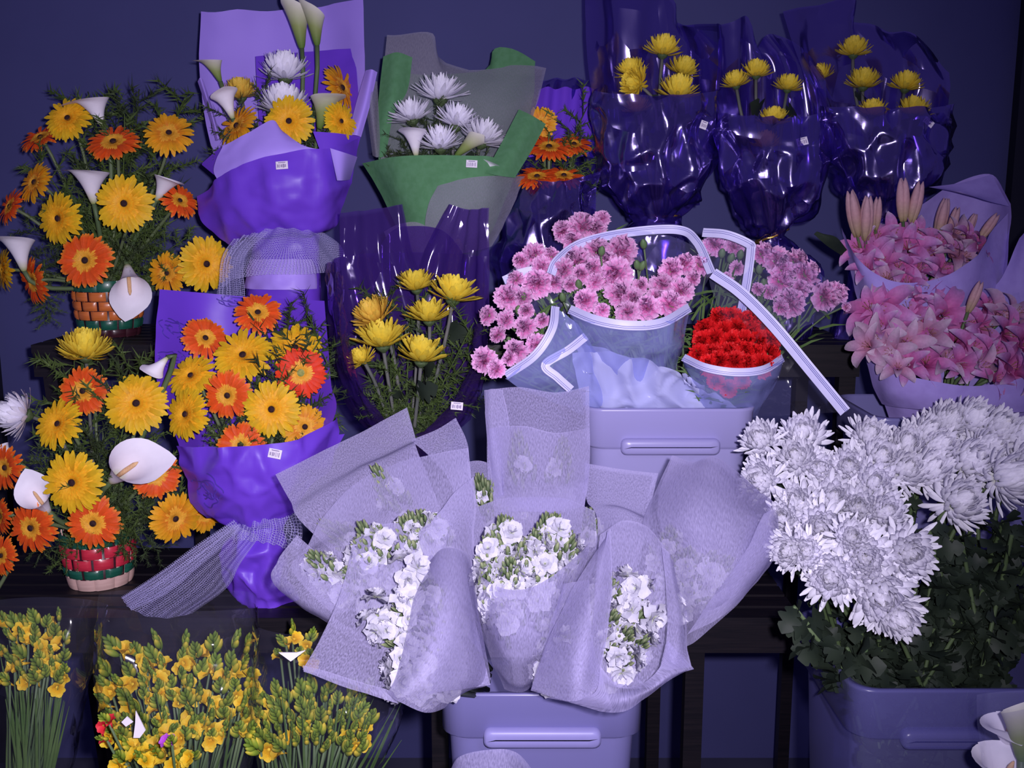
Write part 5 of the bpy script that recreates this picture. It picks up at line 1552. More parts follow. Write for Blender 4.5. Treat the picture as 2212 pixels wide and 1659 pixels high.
for (x, y, R) in red:
    Y = 1.63 - .09 * (y - 690) / 100 + .0006 * abs(x - 1590) * .4
    carnation(x, y, min(max(Y, 1.55), 1.64), R, 'r', ((x - 1590) / 150 + rr.uniform(-.2, .2), .45 + rr.uniform(-.25, .3), -1), FCN + Vector((.05, -.04, 0)), 'red carnation in the bunch of red carnations', 'red carnations')
for (x, y) in ((1390, 525), (1376, 570), (1388, 572), (1250, 612), (1120, 668), (1100, 735), (1130, 640), (1215, 640), (1300, 540), (1650, 610), (1620, 640), (1660, 668), (1580, 555), (1600, 548), (1640, 580), (1760, 640), (1700, 630), (1560, 545)):
    carn_bud(x, y, 1.62 + (.08 if x > 1500 else 0), 13, (RND.uniform(-.4, .4), 1.2), RND.choice(cfeet), 'green carnation bud among the pink carnations', 'green carnation buds')

# ============================================================ lilies
FL = Vector((RIML.x, RIML.y, RIML.z - .12))
ln = thing('bouquet_wrap', 'lilac felt wrap around the upper bunch of pink lilies', 'wrapping', FL + Vector((0, .03, 0)))
sheet('back_sheet', [[(1985, 446, 1.85), (2060, 398, 1.88), (2142, 377, 1.87), (2182, 440, 1.80)], [(1960, 520, 1.84), (2050, 505, 1.88), (2130, 500, 1.86), (2180, 545, 1.77)], [(1930, 650, 1.80), (2030, 650, 1.85), (2110, 650, 1.83), (2165, 665, 1.75)], [(1960, 860, 1.75), (2030, 860, 1.78), (2100, 860, 1.78), (2150, 860, 1.74)]], 'lilac_felt', ln, crease=.005, cscale=8)
sheet('folded_corner', [[(2006, 404, 1.84), (2075, 395, 1.85), (2142, 377, 1.86)], [(2040, 410, 1.82), (2100, 420, 1.825), (2160, 410, 1.83)], [(2075, 414, 1.81), (2125, 432, 1.80), (2180, 446, 1.79)]], 'lilac_felt', ln)
sheet('front_wrap', [[(1817, 492, 1.79), (1850, 555, 1.73), (1925, 606, 1.70), (2020, 604, 1.70), (2100, 560, 1.72), (2178, 460, 1.79)], [(1834, 570, 1.78), (1880, 625, 1.72), (1940, 655, 1.70), (2020, 655, 1.70), (2090, 640, 1.72), (2170, 570, 1.78)],
                     [(1868, 700, 1.77), (1910, 725, 1.73), (1960, 740, 1.72), (2020, 740, 1.72), (2080, 720, 1.73), (2160, 690, 1.77)], [(1930, 880, 1.76), (1960, 880, 1.74), (1990, 880, 1.735), (2030, 880, 1.735), (2060, 880, 1.74), (2090, 880, 1.76)]], 'lilac_felt', ln, 34, 30, crease=.006, cscale=9)
lo = thing('bouquet_wrap', 'lilac felt wrap around the lower bunch of pink lilies, resting on the bucket rim', 'wrapping', FL + Vector((0, -.03, 0)))
sheet('front_wrap', [[(1868, 765, 1.70), (1920, 800, 1.63), (2000, 820, 1.59), (2105, 834, 1.58), (2212, 815, 1.59), (2310, 760, 1.66)], [(1884, 830, 1.69), (1930, 850, 1.625), (2010, 862, 1.59), (2110, 870, 1.58), (2220, 860, 1.59), (2300, 830, 1.66)],
                     [(1906, 872, 1.69), (1950, 882, 1.63), (2020, 889, 1.595), (2110, 894, 1.585), (2210, 889, 1.595), (2290, 872, 1.66)]], 'lilac_felt', lo, 34, 22, crease=.004, cscale=9)
sheet('inner_lap', [[(1908, 866, 1.69), (1950, 876, 1.65), (2020, 884, 1.64), (2110, 888, 1.635), (2210, 884, 1.64), (2290, 868, 1.69)], [(1940, 960, 1.71), (1980, 960, 1.68), (2030, 960, 1.67), (2110, 960, 1.665), (2200, 960, 1.67), (2260, 960, 1.70)]], 'lilac_felt', lo, 24, 12)
sheet('back_sheet', [[(1848, 655, 1.72), (1950, 690, 1.73), (2050, 690, 1.73), (2150, 650, 1.73), (2290, 600, 1.74)], [(1870, 770, 1.71), (1960, 800, 1.72), (2050, 800, 1.72), (2150, 790, 1.72), (2290, 780, 1.72)], [(1920, 880, 1.71), (1980, 880, 1.71), (2060, 880, 1.71), (2140, 880, 1.71), (2270, 880, 1.71)]], 'lilac_felt', lo, crease=.004)
lp = thing('bouquet_wrap', 'dim lilac felt wrap standing by the dark pillar beside the lilies', 'wrapping', P(2230, 960, 1.72))
sheet('front_wrap', [[(2204, 515, 1.76), (2250, 470, 1.74), (2310, 470, 1.76)], [(2168, 595, 1.76), (2230, 580, 1.73), (2310, 590, 1.76)], [(2135, 670, 1.77), (2220, 690, 1.73), (2310, 690, 1.77)], [(2190, 900, 1.77), (2230, 900, 1.75), (2290, 900, 1.77)]], 'lilac_felt', lp, crease=.006, cscale=9)
L1, L2 = 'pink lily in the upper lilac-wrapped bunch', 'pink lily in the lower lilac-wrapped bunch'
f1, f2 = FL + Vector((-.01, .04, 0)), FL + Vector((0, -.02, 0))
for (x, y, Y, R, f) in ((1845, 460, 1.77, 66, (-.25, 1, -.1)), (1872, 470, 1.76, 62, (-.05, 1, -.15)), (1950, 430, 1.80, 60, (-.1, 1, -.05)), (1978, 435, 1.80, 58, (.15, 1, -.05)), (2035, 470, 1.81, 56, (.15, 1, -.05)), (2060, 480, 1.80, 44, (.2, 1, -.1)), (2095, 490, 1.81, 40, (.35, 1, -.1)), (2135, 490, 1.80, 44, (.6, 1, -.1)), (1895, 460, 1.79, 46, (0, 1, -.1))):
    lily(x, y, Y, R, 'w', f, f1, 'half-open pale lily bud in the upper lilac-wrapped bunch', 'lily buds in the upper bunch', closed=True)
rr = random.Random(8)
for (x, y, R) in ((1850, 530, 42), (1880, 545, 46), (1905, 560, 46), (1930, 500, 50), (1940, 570, 44), (1960, 530, 48), (1985, 500, 46), (1990, 575, 46), (2010, 545, 46), (2030, 520, 46), (2045, 575, 44), (2065, 535, 46), (2090, 550, 42), (2105, 510, 40), (2130, 530, 36),
                  (1915, 595, 40), (1960, 605, 42), (2000, 620, 40), (2035, 600, 38), (1895, 505, 42), (2075, 500, 40), (1870, 575, 36), (1985, 640, 30)):
    lily(x, y, 1.80 - .10 * (y - 480) / 140, R * 1.18, rr.choice('ppw'), ((x - 1985) / 220 + rr.uniform(-.3, .3), .75 + rr.uniform(-.4, .3), -.7), f1, *((L1 + ', at the wrap rim', 'pink lilies at the upper wrap rim') if y > 585 else (L1 + ', amid buds', 'pink lilies amid the upper buds') if y < 525 else (L1 + ', in the middle', 'pink lilies amid the upper bunch')))
lily(2105, 640, 1.66, 46, 'w', (.3, 1, -.1), f2, 'pale lily bud rising from the lower lilac-wrapped bunch', None, closed=True)
for (x, y, R) in ((1875, 660, 52), (1905, 665, 52), (1890, 730, 46), (1870, 745, 40), (1930, 700, 54), (1960, 660, 46), (1985, 690, 50), (2010, 720, 54), (1960, 740, 50), (1920, 760, 44), (2040, 680, 54), (2030, 640, 36), (2070, 720, 54), (2050, 770, 50), (2000, 775, 48), (1960, 780, 42),
                  (2100, 690, 50), (2110, 750, 52), (2140, 710, 50), (2140, 655, 36), (2170, 680, 48), (2160, 760, 52), (2190, 720, 50), (2205, 670, 44), (2195, 790, 50), (2130, 790, 46), (2225, 740, 50), (2080, 790, 40), (1900, 700, 44), (2215, 800, 40), (2160, 815, 36), (1940, 790, 34)):
    lily(x, y, 1.70 - .12 * (y - 640) / 180, R * 1.18, rr.choice('pppw'), ((x - 2050) / 240 + rr.uniform(-.35, .35), .6 + rr.uniform(-.5, .4), -.9), f2, *((L2 + ', over the felt rim', 'pink lilies over the lower felt rim') if y > 765 else (L2 + ', against the upper wrap', 'pink lilies against the upper wrap') if y < 690 else (L2 + ', in the middle', 'pink lilies amid the lower bunch')))
lf = thing('lily_leaf', 'dark pointed lily leaf sticking out beside the upper lily wrap', 'leaf', P(1825, 545, 1.77))
sheet('blade', [[(1758, 506, 1.74), (1765, 500, 1.74), (1775, 505, 1.745)], [(1785, 530, 1.75), (1795, 518, 1.745), (1806, 512, 1.75)], [(1818, 552, 1.77), (1824, 545, 1.77), (1830, 540, 1.77)]], 'leaf_dark', lf, 6, 10)

# ============================================================ white chrysanthemums
FM = Vector((RIMM.x, RIMM.y, RIMM.z - .16))
rr = random.Random(21)
WM = [(1640, 945, 46), (1735, 932, 52), (1718, 985, 50), (1640, 1035, 52), (1770, 1010, 42), (1880, 935, 46), (1905, 985, 50), (1835, 1005, 48), (1960, 955, 48), (2010, 930, 48), (2055, 905, 50), (2110, 900, 52), (2165, 920, 52), (2212, 940, 52), (2035, 960, 48), (2145, 965, 50),
      (1960, 1010, 50), (2015, 1010, 54), (2105, 992, 58), (2190, 1028, 62), (2080, 1078, 60), (1890, 1040, 54), (1800, 1075, 58), (1720, 1085, 50), (1690, 1120, 46), (1772, 1140, 62), (1855, 1095, 54), (1918, 1102, 52), (1842, 1160, 46), (1700, 1190, 48), (1868, 1207, 64), (1965, 1196, 66), (1792, 1248, 62), (1902, 1288, 76), (1945, 1338, 56), (2230, 1000, 50), (1740, 1190, 44)]
for (x, y, R) in WM:
    Y = 1.46 - .30 * (y - 900) / 440 + rr.uniform(-.01, .01)
    if y > 1150: Y = 1.235 - (y - 1150) * .0002
    fx = (x - 1960) / 420
    mum(x, y, Y, R * 1.22, 'white_full', (fx + rr.uniform(-.15, .15), .75 - (y - 1000) / 420 + rr.uniform(-.15, .15), -1), FM + Vector((rr.uniform(-.09, .09), rr.uniform(-.06, .06), 0)),
        *(('full white chrysanthemum of the big bunch touching the gauze wrap', 'white chrysanthemums by the gauze wrap') if x < 1760 else
          ('full white chrysanthemum hanging low over the dark leaves', 'white chrysanthemums hanging low') if y > 1150 else
          ('full white chrysanthemum of the big bunch below the lily bucket', 'white chrysanthemums below the lilies') if x > 1940 and y < 970 else
          ('full white chrysanthemum at the leafy edge of the big bunch', 'white chrysanthemums at the leafy edge') if x > 1990 else
          ('full white chrysanthemum amid the big bunch', 'white chrysanthemums amid the bunch')), leaves=9, stem='calyx_green', lsize=.036)
for k in range(26):                                # stems whose heads are hidden in the bunch, only leaves show
    x = 1790 + 18 * k
    y = rr.uniform(1110, 1300) if x > 2000 else rr.uniform(1330, 1400)
    top = P(x, y, rr.uniform(1.30, 1.38))
    ft = FM + Vector((rr.uniform(-.10, .12), rr.uniform(-.08, .03), 0))
    root = thing('leafy_stem', 'dark leafy chrysanthemum stem below the white flowers', 'plant stem', ft, 'leafy chrysanthemum stems above the bucket')
    mb = MB(); mb.tube([ft, ft.lerp(top, .5), top], .003, 5)
    part('stem', mb, 'calyx_green', root)
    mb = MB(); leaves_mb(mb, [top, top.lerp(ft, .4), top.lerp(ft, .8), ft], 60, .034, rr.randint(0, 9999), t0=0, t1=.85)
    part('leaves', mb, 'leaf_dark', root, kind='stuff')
for (x, y) in ((1715, 1310), (1740, 1350), (1780, 1380), (1830, 1400), (1870, 1390), (1820, 1440)):
    top = P(x, y, 1.22)
    ft = FM + Vector((-.08, 0, .02))
    root = thing('leafy_stem', 'dark leafy stem hanging out beside the white chrysanthemum bucket', 'plant stem', ft, 'leafy stems hanging beside the bucket')
    mb = MB(); mb.tube([ft, ft.lerp(top, .5) + Vector((0, 0, .03)), top], .0026, 5)
    part('stem', mb, 'stem_green', root)
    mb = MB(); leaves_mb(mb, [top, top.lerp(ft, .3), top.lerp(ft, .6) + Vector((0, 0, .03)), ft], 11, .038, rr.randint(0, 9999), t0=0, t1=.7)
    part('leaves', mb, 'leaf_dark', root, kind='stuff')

# ============================================================ white stock in gauze wraps (front bucket)
SF0 = Vector((RIMF.x, RIMF.y, RIMF.z - .06))
def gauze(label, sheets, seed):
    root = thing('gauze_wrap', label, 'wrapping', SF0 + Vector((.012 * (seed % 5 - 2), .010 * (seed % 3 - 1), 0)))
    for k, (nm, g) in enumerate(sheets):
        sheet(nm, g, 'organza', root, 36, 36, crease=.006, cscale=6.5, seed=seed * 3 + k)
    return root
def spikes(lst, label, group, nfl=9, size=1.0, slit=False):
    for (tx, ty, fx, fy, Yt, Yf) in lst:
        stock((tx, ty), (fx, fy), Yt, Yf, label, group, nfl, size=size, open_from=.45 if slit else .30, open_to=RND.choice((.86, 1.02, 1.02)) if slit else .80)

# upper middle wrap
gauze('tall folded gauze wrap in front of the carnation bucket',
      [('back_sheet', [[(1048, 842, 1.43), (1120, 836, 1.45), (1200, 848, 1.45), (1273, 834, 1.43)], [(1050, 940, 1.41), (1130, 940, 1.43), (1200, 940, 1.43), (1275, 940, 1.41)], [(1055, 1030, 1.38), (1130, 1030, 1.40), (1200, 1030, 1.40), (1272, 1015, 1.38)], [(1070, 1110, 1.35), (1130, 1110, 1.36), (1200, 1110, 1.36), (1262, 1100, 1.35)], [(1110, 1480, 1.34), (1140, 1480, 1.34), (1180, 1480, 1.34), (1210, 1480, 1.34)]]),
       ('front_sheet', [[(1052, 925, 1.395), (1130, 920, 1.375), (1200, 935, 1.375), (1272, 925, 1.395)], [(1052, 985, 1.385), (1130, 985, 1.365), (1200, 985, 1.365), (1275, 975, 1.385)], [(1058, 1040, 1.37), (1130, 1045, 1.35), (1200, 1045, 1.35), (1272, 1030, 1.37)], [(1072, 1105, 1.345), (1130, 1105, 1.335), (1200, 1105, 1.335), (1262, 1095, 1.345)]]),
       ('side_fold', [[(1049, 845, 1.41), (1062, 840, 1.405), (1085, 842, 1.41)], [(1052, 940, 1.40), (1065, 935, 1.395), (1100, 935, 1.40)], [(1075, 1075, 1.36), (1085, 1070, 1.355), (1082, 1075, 1.36)]])], 1)
stock((1115, 905), (1150, 1250), 1.41, 1.36, 'white stock spike veiled by the tall folded gauze wrap', 'stock in the tall gauze wrap', 5)
stock((1220, 920), (1190, 1250), 1.41, 1.36, 'white stock spike veiled by the tall folded gauze wrap', 'stock in the tall gauze wrap', 5)
# back left wraps
gauze('wide gauze wrap whose square corner covers the yellow chrysanthemum film',
      [('back_sheet', [[(595, 1026, 1.33), (690, 978, 1.36), (790, 928, 1.38), (879, 880, 1.38)], [(628, 1085, 1.31), (720, 1030, 1.34), (810, 985, 1.36), (897, 945, 1.365)], [(668, 1145, 1.29), (750, 1090, 1.32), (835, 1040, 1.34), (912, 1000, 1.345)], [(900, 1350, 1.30), (950, 1350, 1.32), (1000, 1340, 1.33), (1050, 1330, 1.34)]])], 2)
spikes([(795, 985, 960, 1260, 1.315, 1.33), (672, 1112, 930, 1290, 1.29, 1.32)], 'white stock spike in front of the square gauze corner', 'stock before the square gauze corner', 6)
gauze('narrow gauze wrap between the square corner and the tall folded wrap',
      [('back_sheet', [[(888, 952, 1.39), (940, 930, 1.395), (986, 903, 1.39)], [(940, 1000, 1.37), (980, 985, 1.375), (1012, 962, 1.37)], [(990, 1085, 1.34), (1010, 1078, 1.345), (1024, 1060, 1.34)], [(1090, 1400, 1.33), (1110, 1400, 1.335), (1130, 1400, 1.33)]])], 3)
gauze('gauze wrap behind the tall one with green stock buds showing at its mouth',
      [('back_sheet', [[(1000, 1000, 1.40), (1035, 995, 1.41), (1070, 1005, 1.40)], [(1000, 1070, 1.38), (1040, 1070, 1.385), (1075, 1070, 1.38)], [(1060, 1350, 1.35), (1080, 1350, 1.36), (1100, 1350, 1.35)]])], 4)
spikes([(1030, 1005, 1080, 1250, 1.375, 1.36), (1052, 1020, 1090, 1260, 1.375, 1.36)], 'stock spike in bud between the narrow and the tall gauze wraps', 'budded stock between gauze wraps', 5, .8)
# left middle wrap
gauze('broad gauze wrap with two groups of white stock, leaning left',
      [('back_sheet', [[(688, 1130, 1.275), (760, 1050, 1.305), (850, 1003, 1.32), (940, 980, 1.325), (1012, 968, 1.325)], [(660, 1190, 1.25), (750, 1130, 1.275), (850, 1085, 1.285), (940, 1080, 1.29), (1020, 1060, 1.30)], [(632, 1235, 1.22), (730, 1200, 1.24), (830, 1170, 1.255), (930, 1150, 1.27), (1022, 1130, 1.285)], [(720, 1330, 1.20), (790, 1310, 1.22), (870, 1300, 1.24), (950, 1290, 1.26), (1030, 1280, 1.28)]]),
       ('front_flap', [[(957, 1092, 1.235), (985, 1060, 1.25), (1022, 1030, 1.27)], [(930, 1130, 1.225), (975, 1120, 1.23), (1028, 1100, 1.255)], [(905, 1165, 1.215), (965, 1165, 1.22), (1025, 1170, 1.245)], [(960, 1300, 1.22), (1000, 1300, 1.23), (1040, 1300, 1.25)]]),
       ('lower_fold', [[(640, 1155, 1.235), (700, 1205, 1.215), (770, 1250, 1.21)], [(600, 1212, 1.215), (680, 1262, 1.19), (750, 1295, 1.185)], [(604, 1272, 1.21), (668, 1312, 1.185), (722, 1332, 1.18)], [(800, 1400, 1.20), (830, 1400, 1.195), (860, 1400, 1.20)]])], 5)
spikes([(772, 1110, 860, 1330, 1.235, 1.22), (810, 1120, 870, 1330, 1.23, 1.22), (735, 1215, 840, 1360, 1.205, 1.21), (760, 1150, 850, 1350, 1.22, 1.215), (655, 1180, 800, 1340, 1.215, 1.21)], 'white stock spike in the wide gauze wrap leaning left, outer group', 'stock in the broad gauze wrap, outer group', 9)
spikes([(880, 1090, 930, 1300, 1.25, 1.24), (905, 1085, 940, 1300, 1.25, 1.24), (940, 1095, 955, 1300, 1.25, 1.24), (865, 1100, 920, 1310, 1.245, 1.235)], 'white stock spike in the wide gauze wrap leaning left, inner group', 'stock in the broad gauze wrap, inner group', 8)
# right back
gauze('low gauze fold between the middle and the right wraps',
      [('back_sheet', [[(1262, 1000, 1.38), (1330, 1012, 1.37), (1422, 1022, 1.36)], [(1268, 1080, 1.36), (1335, 1090, 1.345), (1402, 1110, 1.34)], [(1290, 1150, 1.34), (1340, 1140, 1.325), (1392, 1165, 1.32)], [(1230, 1450, 1.33), (1260, 1450, 1.32), (1290, 1450, 1.32)]])], 6)
stock((1278, 1080), (1240, 1300), 1.375, 1.35, 'stock spike veiled by the low gauze fold', None, 5)
# right wrap
gauze('large gauze wrap leaning right towards the white chrysanthemums',
      [('back_sheet', [[(1452, 984, 1.37), (1500, 1000, 1.375), (1546, 988, 1.375), (1615, 1040, 1.37), (1672, 1082, 1.36)], [(1420, 1090, 1.345), (1480, 1090, 1.35), (1550, 1090, 1.35), (1620, 1110, 1.345), (1672, 1130, 1.335)], [(1440, 1220, 1.31), (1500, 1200, 1.31), (1560, 1210, 1.31), (1610, 1200, 1.31), (1675, 1190, 1.305)], [(1400, 1360, 1.29), (1450, 1340, 1.29), (1500, 1330, 1.29), (1540, 1310, 1.29), (1580, 1290, 1.29)]]),
       ('front_sheet', [[(1452, 984, 1.365), (1500, 1000, 1.35), (1546, 988, 1.35), (1615, 1040, 1.35), (1670, 1084, 1.355)], [(1392, 1130, 1.31), (1480, 1100, 1.26), (1550, 1110, 1.25), (1620, 1120, 1.26), (1660, 1130, 1.29)], [(1430, 1215, 1.275), (1500, 1210, 1.23), (1560, 1215, 1.225), (1612, 1200, 1.235), (1672, 1185, 1.28)],
                        [(1470, 1310, 1.25), (1500, 1310, 1.225), (1545, 1300, 1.22), (1600, 1262, 1.23), (1672, 1205, 1.275)], [(1480, 1398, 1.245), (1505, 1385, 1.235), (1545, 1352, 1.235), (1600, 1292, 1.24), (1662, 1225, 1.275)]]),
       ('side_fold', [[(1650, 1110, 1.25), (1672, 1100, 1.26), (1680, 1120, 1.275)], [(1580, 1240, 1.215), (1650, 1200, 1.235), (1676, 1185, 1.27)], [(1482, 1370, 1.225), (1560, 1330, 1.22), (1640, 1245, 1.255)]])], 7)
spikes([(1455, 1120, 1400, 1340, 1.30, 1.29), (1500, 1170, 1420, 1350, 1.275, 1.28), (1555, 1180, 1440, 1350, 1.27, 1.275), (1590, 1190, 1460, 1350, 1.275, 1.28), (1530, 1230, 1440, 1360, 1.255, 1.27), (1480, 1200, 1410, 1360, 1.27, 1.28)], 'white stock spike veiled by the large right-leaning gauze wrap', 'stock in the right gauze wrap', 9)
# centre wrap
gauze('gauze wrap with round mouth full of white stock above the bucket clip',
      [('back_sheet', [[(1016, 1100, 1.325), (1080, 1078, 1.34), (1150, 1074, 1.345), (1220, 1078, 1.34), (1285, 1105, 1.325)], [(1010, 1180, 1.28), (1080, 1180, 1.30), (1150, 1180, 1.305), (1220, 1180, 1.30), (1290, 1180, 1.28)], [(1016, 1260, 1.235), (1080, 1260, 1.26), (1150, 1260, 1.265), (1220, 1260, 1.26), (1275, 1250, 1.24)], [(1060, 1420, 1.23), (1100, 1420, 1.25), (1140, 1420, 1.255), (1170, 1420, 1.25), (1200, 1400, 1.235)]]),
       ('front_sheet', [[(1020, 1222, 1.235), (1068, 1264, 1.18), (1130, 1272, 1.165), (1200, 1240, 1.18), (1272, 1172, 1.245)], [(1020, 1300, 1.22), (1075, 1330, 1.155), (1130, 1338, 1.14), (1192, 1310, 1.16), (1255, 1250, 1.225)], [(1042, 1380, 1.205), (1085, 1402, 1.15), (1130, 1407, 1.14), (1182, 1380, 1.155), (1220, 1330, 1.21)], [(1066, 1445, 1.20), (1096, 1462, 1.165), (1130, 1470, 1.16), (1166, 1445, 1.17), (1196, 1400, 1.20)], [(1086, 1492, 1.205), (1104, 1498, 1.195), (1130, 1498, 1.19), (1150, 1485, 1.195), (1166, 1455, 1.205)]])], 8)
spikes([(1085, 1095, 1090, 1330, 1.255, 1.22), (1100, 1100, 1105, 1340, 1.245, 1.21), (1185, 1090, 1160, 1330, 1.26, 1.22), (1205, 1092, 1170, 1330, 1.255, 1.22), (1050, 1140, 1080, 1350, 1.235, 1.21), (1140, 1150, 1130, 1350, 1.225, 1.205), (1235, 1130, 1180, 1330, 1.25, 1.22), (1160, 1130, 1150, 1340, 1.235, 1.21),
        (1045, 1200, 1085, 1380, 1.215, 1.20), (1100, 1190, 1110, 1370, 1.205, 1.19), (1185, 1180, 1160, 1360, 1.215, 1.20), (1070, 1240, 1100, 1400, 1.195, 1.185)], 'white stock spike in the round mouth of the middle gauze wrap', 'stock in the round gauze mouth', 9)
# front left
gauze('near gauze wrap drooping left over the freesias, slit open',
      [('back_sheet', [[(765, 1165, 1.215), (830, 1132, 1.235), (900, 1138, 1.245), (960, 1168, 1.245), (1005, 1210, 1.235)], [(735, 1280, 1.165), (820, 1270, 1.19), (900, 1270, 1.20), (960, 1280, 1.20), (1018, 1300, 1.19)], [(692, 1380, 1.115), (790, 1380, 1.14), (890, 1390, 1.15), (970, 1400, 1.15), (1040, 1400, 1.15)], [(654, 1446, 1.075), (760, 1478, 1.09), (850, 1510, 1.09), (950, 1495, 1.10), (1058, 1480, 1.13)]]),
       ('front_flap', [[(930, 1212, 1.19), (958, 1186, 1.185), (1000, 1192, 1.19), (1018, 1235, 1.215)], [(898, 1285, 1.125), (950, 1272, 1.105), (1000, 1290, 1.115), (1032, 1320, 1.17)], [(884, 1370, 1.085), (940, 1372, 1.05), (1000, 1392, 1.07), (1052, 1400, 1.15)], [(860, 1450, 1.065), (910, 1462, 1.025), (980, 1472, 1.055), (1062, 1478, 1.14)], [(832, 1494, 1.055), (865, 1520, 1.03), (935, 1538, 1.05), (1005, 1498, 1.13)]]),
       ('lower_hem', [[(654, 1438, 1.07), (740, 1462, 1.07), (850, 1495, 1.065)], [(656, 1452, 1.065), (745, 1485, 1.06), (860, 1520, 1.055)]])], 9)
spikes([(860, 1218, 1055, 1444.5, 1.17, 1.2825), (880, 1225, 1060, 1446.25, 1.17, 1.2825), (835, 1275, 1048.75, 1458.75, 1.145, 1.27625), (800, 1310, 1040, 1467.5, 1.125, 1.27125), (860, 1330, 1055, 1472.5, 1.125, 1.27125), (825, 1370, 1046.25, 1482.5, 1.105, 1.26625), (855, 1400, 1053.75, 1490, 1.095, 1.26375), (870, 1280, 1057.5, 1460, 1.145, 1.27625), (840, 1420, 1036, 1487, 1.085, 1.245), (850, 1450, 1039, 1496, 1.08, 1.24), (845, 1475, 1037.5, 1503.5, 1.075, 1.235), (815, 1340, 1028.5, 1463, 1.115, 1.275), (840, 1300, 1036, 1451, 1.13, 1.29), (795, 1350, 1022.5, 1466, 1.11, 1.27)],
       'white stock spike in the slit of the near gauze wrap drooping left', 'stock in the near left gauze slit', 9, 1.0, True)
# front right
gauze('near gauze wrap drooping right, oval opening full of white stock',
      [('back_sheet', [[(1296, 1155, 1.225), (1345, 1125, 1.24), (1395, 1138, 1.245), (1442, 1190, 1.235)], [(1286, 1250, 1.18), (1350, 1240, 1.20), (1420, 1250, 1.20), (1468, 1275, 1.19)], [(1278, 1350, 1.135), (1340, 1360, 1.155), (1420, 1370, 1.155), (1478, 1360, 1.145)], [(1270, 1445, 1.10), (1330, 1485, 1.105), (1420, 1482, 1.11), (1494, 1440, 1.10)]]),
       ('left_flap', [[(1296, 1165, 1.20), (1310, 1148, 1.195), (1322, 1140, 1.20)], [(1240, 1262, 1.165), (1290, 1245, 1.145), (1328, 1242, 1.16)], [(1200, 1350, 1.135), (1262, 1352, 1.085), (1318, 1352, 1.105)], [(1166, 1440, 1.12), (1242, 1452, 1.05), (1300, 1440, 1.075)], [(1150, 1492, 1.115), (1240, 1515, 1.045), (1306, 1476, 1.065)]]),
       ('right_flap', [[(1430, 1180, 1.215), (1450, 1195, 1.21), (1462, 1230, 1.205)], [(1438, 1270, 1.165), (1460, 1280, 1.155), (1476, 1300, 1.16)], [(1442, 1360, 1.10), (1470, 1380, 1.09), (1485, 1400, 1.10)], [(1425, 1440, 1.065), (1455, 1445, 1.06), (1494, 1440, 1.08)]]),
       ('lower_flap', [[(1297, 1440, 1.07), (1335, 1481, 1.055), (1385, 1477, 1.055), (1426, 1440, 1.06), (1442, 1385, 1.09)], [(1280, 1500, 1.05), (1335, 1512, 1.035), (1400, 1492, 1.04), (1450, 1456, 1.055), (1494, 1440, 1.08)], [(1180, 1505, 1.09), (1325, 1536, 1.045), (1390, 1508, 1.05), (1442, 1472, 1.06), (1494, 1443, 1.085)]]),
       ('veiled_side', [[(1215, 1260, 1.19), (1240, 1255, 1.18), (1270, 1250, 1.17)], [(1180, 1380, 1.155), (1230, 1380, 1.13), (1280, 1380, 1.12)], [(1148, 1488, 1.125), (1230, 1515, 1.09), (1325, 1534, 1.06)]])], 10)
spikes([(1335, 1235, 1241.25, 1448.75, 1.175, 1.28375), (1352, 1262, 1245.5, 1455.5, 1.16, 1.28), (1395, 1265, 1256.25, 1456.25, 1.165, 1.28125), (1340, 1310, 1242.5, 1467.5, 1.135, 1.27375), (1400, 1310, 1257.5, 1467.5, 1.14, 1.275), (1375, 1350, 1251.25, 1477.5, 1.12, 1.27), (1335, 1390, 1241.25, 1487.5, 1.1, 1.265), (1410, 1370, 1260, 1482.5, 1.12, 1.27), (1370, 1410, 1250, 1492.5, 1.09, 1.2625)],
       'white stock spike in the oval opening of the near gauze wrap drooping right', 'stock in the near right gauze opening', 9, 1.1, True)
spikes([(1220, 1320, 1190, 1470, 1.165, 1.28125), (1235, 1400, 1193.75, 1490, 1.125, 1.27125), (1190, 1420, 1182.5, 1495, 1.14, 1.275)], 'white stock spike veiled in the side fold of the right near wrap', 'veiled stock in the right near wrap', 8, 1.1, True)
gauze('rounded gauze wrap tip poking up in front of the bucket clip',
      [('sheet', [[(962, 1690, 1.12), (990, 1635, 1.10), (1060, 1618, 1.09), (1120, 1628, 1.10), (1160, 1690, 1.12)], [(955, 1760, 1.12), (1000, 1740, 1.06), (1060, 1735, 1.05), (1110, 1740, 1.06), (1175, 1760, 1.12)]])], 12)

# ============================================================ freesias
rr = random.Random(33)
def bunch(n, xr, yr, foot, Yr, label, group, Rr=(34, 50), lean=0.0, blooms=(0, 1, 1, 2)):
    pts = []
    tries = 0
    while len(pts) < n and tries < 4000:
        tries += 1
        x, y = rr.uniform(*xr), rr.uniform(*yr)
        if all((x - a) ** 2 + (y - b) ** 2 > (520.0 * (xr[1] - xr[0]) * (yr[1] - yr[0]) / (n * 900.0)) for a, b in pts):
            pts.append((x, y))
    for (x, y) in pts:
        u = (y - yr[0]) / (yr[1] - yr[0])
        Y = Yr[1] + (Yr[0] - Yr[1]) * u
        fx = (x - (xr[0] + xr[1]) / 2) / (xr[1] - xr[0])
        freesia(x, y, Y, rr.uniform(*Rr), (fx * .9 + lean + rr.uniform(-.25, .25), 1.0, -.15 - .5 * u), foot + Vector((rr.uniform(-.03, .03), rr.uniform(-.03, .03), 0)), label, group, rr.choice(blooms))
def floor_foot(px, Y):
    p = P(px, 1800, Y); p.z = ZF + .002
    return p
ff1, ff2, ff3 = floor_foot(50, 1.30), floor_foot(400, 1.27), floor_foot(640, 1.25)
